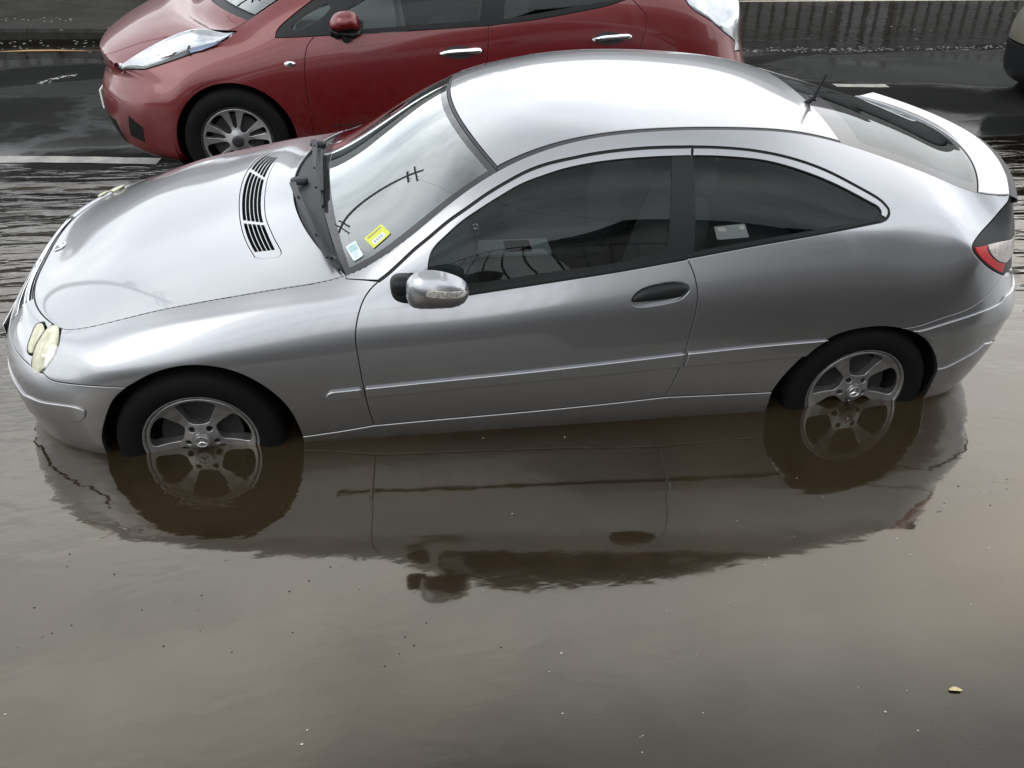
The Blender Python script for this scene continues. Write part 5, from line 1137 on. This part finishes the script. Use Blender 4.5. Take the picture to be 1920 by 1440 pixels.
# flood water
m, nt, b, g = nodes('flood_water'); P = g.outputs['Position']; sp = N(nt, 'ShaderNodeSeparateXYZ'); nt.links.new(P, sp.inputs[0]); X, Y = sp.outputs['X'], sp.outputs['Y']
swirl = noise(nt, P, .8, 6, .55, 1.2); silt = noise(nt, P, 3.2, 7, .6, .8, sc=(1, 1.6, 1))
mud = mixc(nt, rng_(nt, swirl, .35, .65), (.0125, .0085, .0046), (.0205, .0148, .0082)); mud = mixc(nt, rng_(nt, silt, .4, .7, 0, .45), mud, (.023, .0160, .0092))
nt.links.new(mud, b.inputs['Base Color']); b.inputs['IOR'].default_value = 1.52; b.inputs['Specular Tint'].default_value = (1, .925, .79, 1); b.inputs['Specular IOR Level'].default_value = .75; b.inputs['Roughness'].default_value = .055
# cloudiness: opaque mud in the deep gutter, clearer where it is shallow
n1 = noise(nt, P, .7, 5, .55); 
near = rng_(nt, mth(nt, 'ADD', mth(nt, 'ADD', Y, mth(nt, 'MULTIPLY', X, -.16)), mth(nt, 'MULTIPLY', n1, .9)), -2.75, -1.75)
far = rng_(nt, mth(nt, 'ADD', Y, mth(nt, 'MULTIPLY', n1, 1.0)), 1.4, 3.1, 1, 0)
op_ = mth(nt, 'MULTIPLY', near, far); op_ = rng_(nt, op_, 0, 1, .10, .965, smooth=False)
# ripples: strong off the nose and beyond the tail, almost calm near the camera
leftm = mth(nt, 'MULTIPLY', rng_(nt, X, -.35, -1.5), rng_(nt, Y, -1.6, .4)); rightm = mth(nt, 'MULTIPLY', rng_(nt, X, 3.3, 4.4), rng_(nt, Y, -.9, .6)); rip = mth(nt, 'MULTIPLY', mth(nt, 'ADD', leftm, mth(nt, 'MULTIPLY', rightm, .8), clamp=True), rng_(nt, Y, 3.3, 4.4, 1, 0))
farm = rng_(nt, Y, 6.3, 8.5)
w1 = noise(nt, P, 1.0, 2.5, .5, .35, sc=(.95, 4.6, 1), rot=6); w2 = noise(nt, P, 1.0, 3, .5, .5, sc=(3.2, 12, 1), rot=-9)
w1, w2 = mth(nt, 'SUBTRACT', w1, .5), mth(nt, 'SUBTRACT', w2, .5); big = mth(nt, 'MULTIPLY', mth(nt, 'ADD', w1, mth(nt, 'MULTIPLY', w2, .24)), mth(nt, 'ADD', mth(nt, 'MULTIPLY', rip, .062), mth(nt, 'MULTIPLY', farm, .0028)))
edge_m = mth(nt, 'MULTIPLY', mth(nt, 'ADD', rng_(nt, X, .9, -.9), rng_(nt, X, 2.4, 3.6), clamp=True), rng_(nt, Y, -1.7, -1.15))
calm = noise(nt, P, 1.0, 2.5, .5, .7, sc=(3.0, 5.0, 1), rot=35); calm2 = noise(nt, P, 1.0, 2, .5, .4, sc=(11, 20, 1), rot=20)
calm, calm2 = mth(nt, 'SUBTRACT', calm, .5), mth(nt, 'SUBTRACT', calm2, .5)
small = mth(nt, 'ADD', mth(nt, 'MULTIPLY', calm, mth(nt, 'ADD', .0011, mth(nt, 'MULTIPLY', edge_m, .0045))), mth(nt, 'MULTIPLY', calm2, mth(nt, 'ADD', .00022, mth(nt, 'MULTIPLY', edge_m, .0009))))
hgt = mth(nt, 'ADD', big, small)
bp = N(nt, 'ShaderNodeBump', i_Strength=1.0, i_Distance=1.0); nt.links.new(hgt, bp.inputs['Height']); nt.links.new(bp.outputs[0], b.inputs['Normal'])
# clear part: look through to the road, keep the same mirror skin
tr = N(nt, 'ShaderNodeBsdfTransparent'); tr.inputs[0].default_value = (.62, .57, .48, 1); gl = N(nt, 'ShaderNodeBsdfGlossy', i_Roughness=.015); fr = N(nt, 'ShaderNodeFresnel', i_IOR=1.34); nt.links.new(bp.outputs[0], fr.inputs['Normal']); nt.links.new(bp.outputs[0], gl.inputs['Normal'])
mc = N(nt, 'ShaderNodeMixShader'); nt.links.new(fr.outputs[0], mc.inputs[0]); nt.links.new(tr.outputs[0], mc.inputs[1]); nt.links.new(gl.outputs[0], mc.inputs[2])
mo_ = N(nt, 'ShaderNodeMixShader'); nt.links.new(op_, mo_.inputs[0]); nt.links.new(mc.outputs[0], mo_.inputs[1]); nt.links.new(b.outputs[0], mo_.inputs[2]); nt.links.new(mo_.outputs[0], nt.nodes['Material Output'].inputs['Surface']); MAT['water'] = m

def sheet(name, xs, ys, zf, mat, kind='structure'):
    A, B_ = np.meshgrid(xs, ys, indexing='ij'); Z = zf(A, B_); V = np.stack([A, B_, Z], -1).reshape(-1, 3); ny = len(ys)
    F = [(i*ny+j, (i+1)*ny+j, (i+1)*ny+j+1, i*ny+j+1) for i in range(len(xs)-1) for j in range(ny-1)]
    return tag(link(name, mesh_np(V, F), mat), kind=kind)
PY = [-3.32, -3.0, -2.3, -1.6, -1.0, -.75, .76, 2.15, 3.0, 4.0, 5.2, 6.35, 7.58]; PZ = [-.05, -.05, -.075, -.19, -.265, -.25, -.115, -.035, .003, .032, .034, .003, -.05]
def road_z(x, y):
    z = smooth_interp(y, PY, PZ); r = .006*np.sin(x*1.7+.6*np.sin(y*2.1))*np.cos(y*1.3+x*.45)+.004*np.sin(x*4.1+y*2.7); return z+r*(np.abs(y-4.5) < 2.6)
xs_ = np.unique(np.concatenate([np.linspace(-60, -8, 14), np.linspace(-8, 14, 111), np.linspace(14, 80, 16)])); ys_ = np.unique(np.concatenate([np.array(PY), np.linspace(-3.32, 7.58, 70)]))
sheet('road', xs_, ys_, road_z, MAT['asphalt'])
sheet('flood_water', np.linspace(-60, 80, 8), np.linspace(-3.31, 30, 5), lambda x, y: 0*x, MAT['water'])
def path_z(x): return smooth_interp(x, [-60, 1.2, 3.2, 80], [.05, .045, -.03, -.03])
sheet('footpath', xs_, np.array([7.74, 8.5, 9.3, 10.05]), lambda x, y: path_z(x)+.004*(y-7.7), MAT['path'])
sheet('grass_verge', xs_, np.array([10.05, 10.6, 11.5, 14, 40]), lambda x, y: path_z(x)+.012+.004*(y-7.7)+(.03*(y > 11)), MAT['verge'])
mb = MB()
for i in range(-26, 33):
    x0, x1 = i*1.0, i*1.0+.994; z0, z1 = float(path_z(np.array(x0))), float(path_z(np.array(x1)))
    pr = [(7.56, -.12), (7.56, -.035), (7.585, .0), (7.745, .0), (7.745, -.12)]
    A = [mb.bm.verts.new((x0, y, z+(z0 if k in (1, 2, 3) else 0))) for k, (y, z) in enumerate(pr)]; B_ = [mb.bm.verts.new((x1, y, z+(z1 if k in (1, 2, 3) else 0))) for k, (y, z) in enumerate(pr)]
    for k in range(4): mb.bm.faces.new((A[k], A[k+1], B_[k+1], B_[k]))
tag(mb.build('kerb', MAT['kerb'], None, smooth=False), kind='structure')
sheet('grass_verge', np.linspace(-9, -3.35, 8), np.array([9.62, 9.85, 10.06]), lambda x, y: path_z(x)+.016+.004*(y-7.7), MAT['verge'])
# painted lines
MAT['line'] = pmat('worn_white_paint', (.22, .215, .19), .5, var=(7, .45, 1.15)); MAT['orange_line'] = pmat('orange_road_paint', (.27, .14, .03), .5, var=(14, .55, 1.15))
def road_line(name, pts, w, mat, dz=.004):
    pts = resample(np.array(pts, float), .12); V, F = [], []
    T_ = np.gradient(pts, axis=0); T_ /= np.linalg.norm(T_, axis=1, keepdims=True); Nn = np.stack([-T_[:, 1], T_[:, 0]], 1)
    for i, p in enumerate(pts):
        for s in (-1, 1):
            q = p+Nn[i]*s*w/2*(1+.06*math.sin(i*2.3+s)); V.append((q[0], q[1], float(road_z(np.array(q[0]), np.array(q[1])))+dz))
    F = [(2*i, 2*i+2, 2*i+3, 2*i+1) for i in range(len(pts)-1)]
    return tag(link(name, mesh_np(V, F), mat), kind='structure')
road_line('road_line', [(-12, 3.35), (-4, 3.12), (-1.9, 3.03), (-.8, 2.90)], .13, MAT['line'])
road_line('road_line', [(-12, 2.95), (-4, 2.72), (-1.75, 2.50), (-.9, 2.33)], .12, MAT['line'], .012)
road_line('road_line', [(-12, 6.95), (-4, 6.96), (-2.05, 6.93)], .10, MAT['orange_line'], .02)
road_line('road_line', [(5.25, 4.60), (5.78, 4.56)], .13, MAT['line'])
road_line('road_line', [(9.6, 4.4), (12.6, 4.3)], .13, MAT['line'])
# floating and stranded bits
def flecks(name, pts, size, mat, label, cat, z=None, flat=.25):
    V, F = [], []
    for (x, y) in pts:
        s = size*rng.uniform(.4, 1.3); a = rng.uniform(0, 6.3); zz = z if z is not None else max(0., float(road_z(np.array(x), np.array(y))) if y < 7.5 else max(0, float(path_z(np.array(x)))))
        k = len(V); n = 5
        for i in range(n):
            t = a+2*math.pi*i/n; r = s*rng.uniform(.6, 1.2); V.append((x+r*math.cos(t)*1.5, y+r*math.sin(t), zz+.0015+.0*r))
        V.append((x, y, zz+.0015+s*flat)); F += [(k+i, k+(i+1) % n, k+n) for i in range(n)]
    return tag(link(name, mesh_np(V, F, False), mat), label, cat, kind='stuff')
pale = pmat('pale_flecks', (.40, .39, .35), .7); darkf = pmat('dark_flecks', (.02, .018, .015), .7)
px_sp = [(906,822),(960,964),(1055,1338),(1205,1380),(1318,1337),(1059,820),(1382,977),(1543,933),(1494,897),(1707,1040),(1434,1060),(1821,1134),(1250,1146),(1366,1131),(1442,1046),(1052,1225),(1307,1228),(906,1108),(566,1396),(1721,1370),(1500,1500),(1680,1010),(1853,1028),(1770,950),(1660,1335),(1700,1295),(1609,1290),(1030,1260),(250,820),(1204,1411)]
sp_pts = [tuple(w_at(a, b_)[:2]) for a, b_ in px_sp]+[tuple(w_at(rng.uniform(0, 1920), rng.uniform(880, 1440))[:2]) for _ in range(4)]
flecks('floating_flecks', sp_pts, .0024, pale, 'tiny pale flecks floating on the brown water in front of the silver car', 'debris', 0.0)
dk = [tuple(w_at(rng.uniform(0, 1000)**1.0, rng.uniform(1020, 1250))[:2]) for _ in range(34)]+[tuple(w_at(rng.uniform(1750, 1900), rng.uniform(890, 960))[:2]) for _ in range(16)]
flecks('dark_specks', dk, .0026, darkf, 'small dark specks scattered over the near water', 'debris', 0.0, .1)  # small dark specks strewn over two areas of the near water
fo = [(rng.uniform(3.5, 10), rng.normal(6.42, .07)) for _ in range(420)]+[(rng.uniform(-5, -1.2), rng.normal(7.30, .16)) for _ in range(160)]+[(rng.uniform(-4.5, -2.5), rng.normal(8.15, .09)) for _ in range(40)]+[(rng.uniform(-4, 11), rng.uniform(6.6, 9.8)) for _ in range(70)]
flecks('stranded_scum', fo, .012, pmat('scum', (.16, .155, .14), .7), 'line of pale scum and litter stranded along the far edge of the road', 'debris')
sc2 = [tuple(w_at(x+rng.normal(0, 5), y+rng.normal(0, 1.2), .03)[:2]) for x, y in zip(np.linspace(74, 138, 60), np.interp(np.linspace(74, 138, 60), [74, 100, 138], [158, 149, 142]))]
flecks('foam_trail', sc2, .010, pmat('foam', (.2, .2, .19), .6), 'thin trail of foam bubbles on the wet road left of the red car', 'debris')
# the leaf
LP = w_at(1791, 1296); V, F = [], []
for i in range(9):
    t = i/8; wd = .0115*math.sin(math.pi*t)**.7+.0008
    for j in (-1, -.5, 0, .5, 1): V.append(((t-.5)*.062, wd*j+.006*math.sin(t*3.0), .003+.008*abs(j)**1.6*math.sin(math.pi*t)+.006*(2*t-1)**2))
F = [(i*5+j, (i+1)*5+j, (i+1)*5+j+1, i*5+j+1) for i in range(8) for j in range(4)]
lf = link('fallen_leaf', mesh_np(V, F), pmat('dry_leaf', (.42, .36, .20), .6, var=(120, .8, 1.15))); lf.location = (LP[0], LP[1], 0); lf.scale = (.62, .62, .62); lf.rotation_euler = (0, 0, R(-12)); tag(lf, 'small curled yellow leaf floating alone on the dark water', 'leaf')
# ------------------------------------------------------------------ surroundings (outside the frame; they are what the paint, glass and water mirror)
def wbox(mb, c, d, rot=None, bev=0): return mb.box(c, d, rot, bev)
MAT['board'] = pmat('white_weatherboard', (.48, .47, .43), .6, var=(2, .85, 1.05)); MAT['roofing'] = pmat('dark_roofing', (.05, .048, .045), .6, var=(3, .7, 1.3)); MAT['stone'] = pmat('terrace_stone', (.12, .11, .10), .8, var=(4, .6, 1.3), bump=(20, .5, .02)); MAT['iron'] = pmat('painted_iron', (.30, .30, .28), .5)
MAT['deck'] = pmat('deck_boards', (.10, .085, .07), .75, var=(8, .7, 1.2)); MAT['brick'] = pmat('brown_brick', (.13, .075, .055), .8, var=(5, .7, 1.2)); MAT['pane'] = pmat('house_window_glass', (.02, .022, .025), .05, spec=.8); MAT['post_white'] = pmat('white_post', (.45, .45, .42), .5); MAT['wood'] = pmat('weathered_wood', (.035, .03, .026), .85, var=(5, .6, 1.2))
# terrace the photographer stands on
t = empty('terrace', (1, -3.3, 0), 'low stone terrace with timber deck above the flooded gutter', 'terrace')
mb = MB(); wbox(mb, (1, -3.45, .15), (34, .26, .84), bev=.01); o = mb.build('retaining_wall', MAT['stone'], t); o.matrix_parent_inverse = t.matrix_world.inverted()
t.location = (0, 0, 0); o.matrix_parent_inverse = Matrix.Identity(4)
mb = MB()
for k in range(23): wbox(mb, (1, -3.66-k*.145, .555), (34, .14, .03))
mb.build('deck', MAT['deck'], t)
rl_ = empty('railing', (0, 0, 0), 'pale iron railing of thin upright bars along the terrace edge', 'railing')
mb = MB(); mb.tube([(-8, -3.66, 1.42), (9, -3.66, 1.42)], .022, 8); mb.build('top_rail', MAT['iron'], rl_); mb = MB(); mb.tube([(-8, -3.66, .66), (9, -3.66, .66)], .014, 6); mb.build('bottom_rail', MAT['iron'], rl_)
b0 = None
for k in range(96):
    x = -7.9+k*.176
    if b0 is None: mb = MB(); mb.tube([(0, -3.66, .66), (0, -3.66, 1.42)], .009, 6); b0 = mb.build('baluster', MAT['iron'], rl_); b0.location.x = x
    else: c = b0.copy(); COL.objects.link(c); c.location.x = x; c.parent = rl_
# house behind the camera with a veranda
def house(name, x0, x1, y, depth, zb, h, rh, mat, label, face, wins, roofm='roofing'):
    r = empty(name, ((x0+x1)/2, y, 0), label, 'house'); cx, w = (x0+x1)/2, x1-x0; yc = y+face*depth/2*-1
    def pt(nm, mb, m_, par=r): o = mb.build(nm, m_, par, smooth=False); o.location = -Vector(r.location) if par is r else (0, 0, 0); return o
    mb = MB(); nb = int(h/.18)
    mb.box((cx, yc, zb+h/2), (w, depth, h))
    for k in range(nb): mb.box((cx, y+face*.008, zb+.09+k*.18), (w, .016, .165), rot=Matrix.Rotation(R(4*face), 3, 'X'))
    wl = pt('wall', mb, mat)
    mb = MB(); e = .5; y0, y1 = yc-depth/2-e, yc+depth/2+e
    vs = [mb.bm.verts.new(p) for p in ((x0-e, y0, zb+h), (x1+e, y0, zb+h), (x1+e, y1, zb+h), (x0-e, y1, zb+h), (x0+depth*.35, yc, zb+h+rh), (x1-depth*.35, yc, zb+h+rh))]
    for f in ((0, 1, 5, 4), (1, 2, 5), (2, 3, 4, 5), (3, 0, 4), (3, 2, 1, 0)): mb.bm.faces.new([vs[i] for i in f])
    pt('roof', mb, MAT[roofm])
    for (wx, wz, ww, wh) in wins:
        mb = MB()
        for dx, dz, sx_, sz_ in ((-ww/2, 0, .09, wh+.09), (ww/2, 0, .09, wh+.09), (0, wh/2, ww, .09), (0, -wh/2, ww, .12), (0, 0, .05, wh-.09), (0, wh*.1, ww-.09, .04)): mb.box((wx+dx, y+face*.05, wz+dz), (sx_, .06, sz_))
        wo = pt('window', mb, MAT['post_white' if face > 0 else 'wood']); mb = MB(); mb.box((wx, y+face*.028, wz), (ww-.09, .02, wh-.09)); pt('pane', mb, MAT['pane'], wo)
    return r
hv = house('weatherboard_house', 3.4, 15, -7.0, 8, .54, 3.0, 2.2, MAT['board'], 'white weatherboard house with sash windows behind the terrace', 1, [(5.6, 2, 1.1, 1.5), (8.2, 2, 1.1, 1.5), (11.4, 2, 1.1, 1.5)])
vr = empty('veranda', (0, 0, 0), 'white veranda with square posts and a sloping roof over the deck', 'veranda')
mb = MB()
vs = [mb.bm.verts.new(p) for p in ((4.6, -7, 3.45), (15, -7, 3.45), (15, -4.75, 3.0), (4.6, -4.75, 3.0), (4.6, -7, 3.40), (15, -7, 3.40), (15, -4.75, 2.95), (4.6, -4.75, 2.95))]
for f in ((3, 2, 1, 0), (4, 5, 6, 7), (2, 3, 7, 6), (0, 1, 5, 4), (0, 4, 7, 3), (1, 2, 6, 5)): mb.bm.faces.new([vs[i] for i in f])
mb.build('veranda_roof', MAT['roofing'], vr, smooth=False)
for x in (4.8, 8.2, 11.6, 14.8):
    mb = MB(); mb.box((x, -4.85, 1.75), (.16, .16, 2.4), bev=.01); mb.box((x, -4.85, .63), (.24, .24, .14), bev=.01); mb.box((x, -4.85, 2.82), (.22, .22, .08), bev=.01); mb.build('veranda_post', MAT['post_white'], vr)
mb = MB(); mb.box((9.8, -4.85, 2.9), (10.4, .1, .14)); mb.build('fascia', MAT['post_white'], vr, smooth=False)
# far side of the street
house('grey_house', -11, 25, 16.5, 9, .0, 4.3, 2.8, pmat('grey_boards', (.075, .08, .08), .7, var=(2, .8, 1.1)), 'long dark grey boarded house behind the picket fence across the street', -1, [(-6, 1.6, 1.3, 1.4), (-2.5, 1.6, 1.3, 1.4), (4.5, 1.6, 1.3, 1.4), (8.2, 1.6, 1.5, 1.4), (12, 1.6, 1.3, 1.4)])
house('brick_house', -44, -30, 34, 8, .1, 3.0, 2.0, MAT['brick'], 'small brown brick house far off at the left end of the street', -1, [(-41, 1.7, 1.3, 1.4), (-36, 1.7, 1.3, 1.4)])
def fence_run(name, x0, x1, y, label):
    f = empty(name, (0, 0, 0), label, 'fence'); mb = MB(); mb.box(((x0+x1)/2, y, .80), (x1-x0, .07, .06)); mb.build('top_rail', MAT['wood'], f, smooth=False); mb = MB(); mb.box(((x0+x1)/2, y, .16), (x1-x0, .06, .08)); mb.build('bottom_rail', MAT['wood'], f, smooth=False)
    p0 = None; n = min(98, int((x1-x0)/.235))
    for k in range(n):
        x = x0+.1+k*(x1-x0-.2)/(n-1)
        if p0 is None: mb = MB(); mb.box((0, y-.045, .46), (.055, .03, .92), bev=.004); p0 = mb.build('picket', MAT['wood'], f, smooth=False); p0.location.x = x
        else: c = p0.copy(); COL.objects.link(c); c.parent = f; c.location.x = x
fence_run('picket_fence', -1.0, 19.0, 11.6, 'dark picket fence across the street, right of the gate gap'); fence_run('picket_fence', -12.0, -2.2, 11.6, 'shorter dark picket fence across the street, left of the gate gap')
# trees
MAT['leafm'] = pmat('foliage', (.045, .075, .025), .6, var=(1.5, .5, 1.5)); MAT['bark'] = pmat('bark', (.09, .07, .05), .9, var=(6, .6, 1.2))
def tree(name, x, y, h, r, seed, label):
    rg = np.random.default_rng(seed); t = empty(name, (x, y, 0), label, 'tree'); mb = MB(); tips = []
    mb.tube([(0, 0, -.1), (.05, 0, h*.25), (.0, .08, h*.5)], [.2, .15, .09], 10)
    for k in range(9):
        a = k*2.4; z = h*(.3+.045*k); q = Vector((math.cos(a)*r*.62, math.sin(a)*r*.62, z+h*.16)); mb.tube([(0.02, .03, z*.8), q*.5+Vector((0, 0, z*.42)), q], [.07, .045, .015], 6); tips.append(q)
    tips.append(Vector((0, 0, h*.85))); mb.build('trunk', MAT['bark'], t)
    V, F = [], []
    cl = [np.array(q)+rg.normal(0, r*.22, 3) for q in tips for _ in range(4)]
    for c in cl:
        rr = r*rg.uniform(.22, .40)
        for _ in range(120):
            d = rg.normal(0, 1, 3); d /= np.linalg.norm(d); p = c+d*rr*rg.uniform(.55, 1)**.6; s = rg.uniform(.05, .11); u = rg.normal(0, 1, 3); u /= np.linalg.norm(u); v = np.cross(u, rg.normal(0, 1, 3)); v /= np.linalg.norm(v)
            k = len(V); V += [p-u*s, p+v*s*.5, p+u*s, p-v*s*.5]; F.append((k, k+1, k+2, k+3))
    link('crown', mesh_np(V, F, False), MAT['leafm'], t)
tree('street_tree', 1.2, 13.6, 5.6, 2.2, 3, 'bushy green tree in front of the grey house')
tree('street_tree', -30.5, 26.0, 6.5, 2.8, 8, 'green tree beyond the left end of the street')
# utility pole and its wires
pp = empty('utility_pole', (-7.6, 8.2, 0), 'wooden utility pole with two crossarms beside the far kerb', 'pole')
mb = MB(); mb.tube([(0, 0, -.2), (0, 0, 12.0)], [.17, .11], 14); mb.build('pole_shaft', MAT['wood'], pp)
for z, w_ in ((11.3, 2.4), (10.7, 1.7)):
    mb = MB(); mb.box((0, -.14, z), (.07, .07, w_), rot=Matrix.Rotation(R(90), 3, 'X')); ar = mb.build('crossarm', MAT['wood'], pp, smooth=False)
    for k in (-1, -.55, .55, 1):
        mb = MB(); mb.lathe([(0, .0), (.035, .0), (.05, .05), (.03, .09), (.04, .13), (0, .16)], 12, 'z', (0, -.14+k*w_/2*.92, z+.05)); mb.build('insulator', MAT['post_white'], ar)
mb = MB(); mb.lathe([(0, 0), (.22, 0), (.22, .62), (0, .66)], 20, 'z', (.32, 0, 7.9)); mb.build('transformer', MAT['iron'], pp)
MAT['wire'] = pmat('wire', (.01, .01, .01), .6)
def wire(a, b_, sag, label):
    a, b_ = Vector(a), Vector(b_); mb = MB(); mb.tube([a.lerp(b_, t)-Vector((0, 0, sag*4*t*(1-t))) for t in np.linspace(0, 1, 24)], .004, 5); tag(mb.build('overhead_wire', MAT['wire']), label, 'wire', 'wires strung from the utility pole')
for k, dy in enumerate((-1.24, .96)):
    wire((-7.6, 8.2+dy, 11.45), (30, 8.6+dy, 9.6), .9, ['upper street wire nearest the silver car', 'upper street wire nearest the houses'][k])
wire((-7.6, 8.0, 10.6), (3, -7, 3.6), .5, 'service wire crossing the street to the white weatherboard house')

sheet('yard', np.array([-60., -10, 3, 20, 60]), np.array([-60., -20, -8, -6.9]), lambda x, y: 0*x+.5, MAT['verge'])
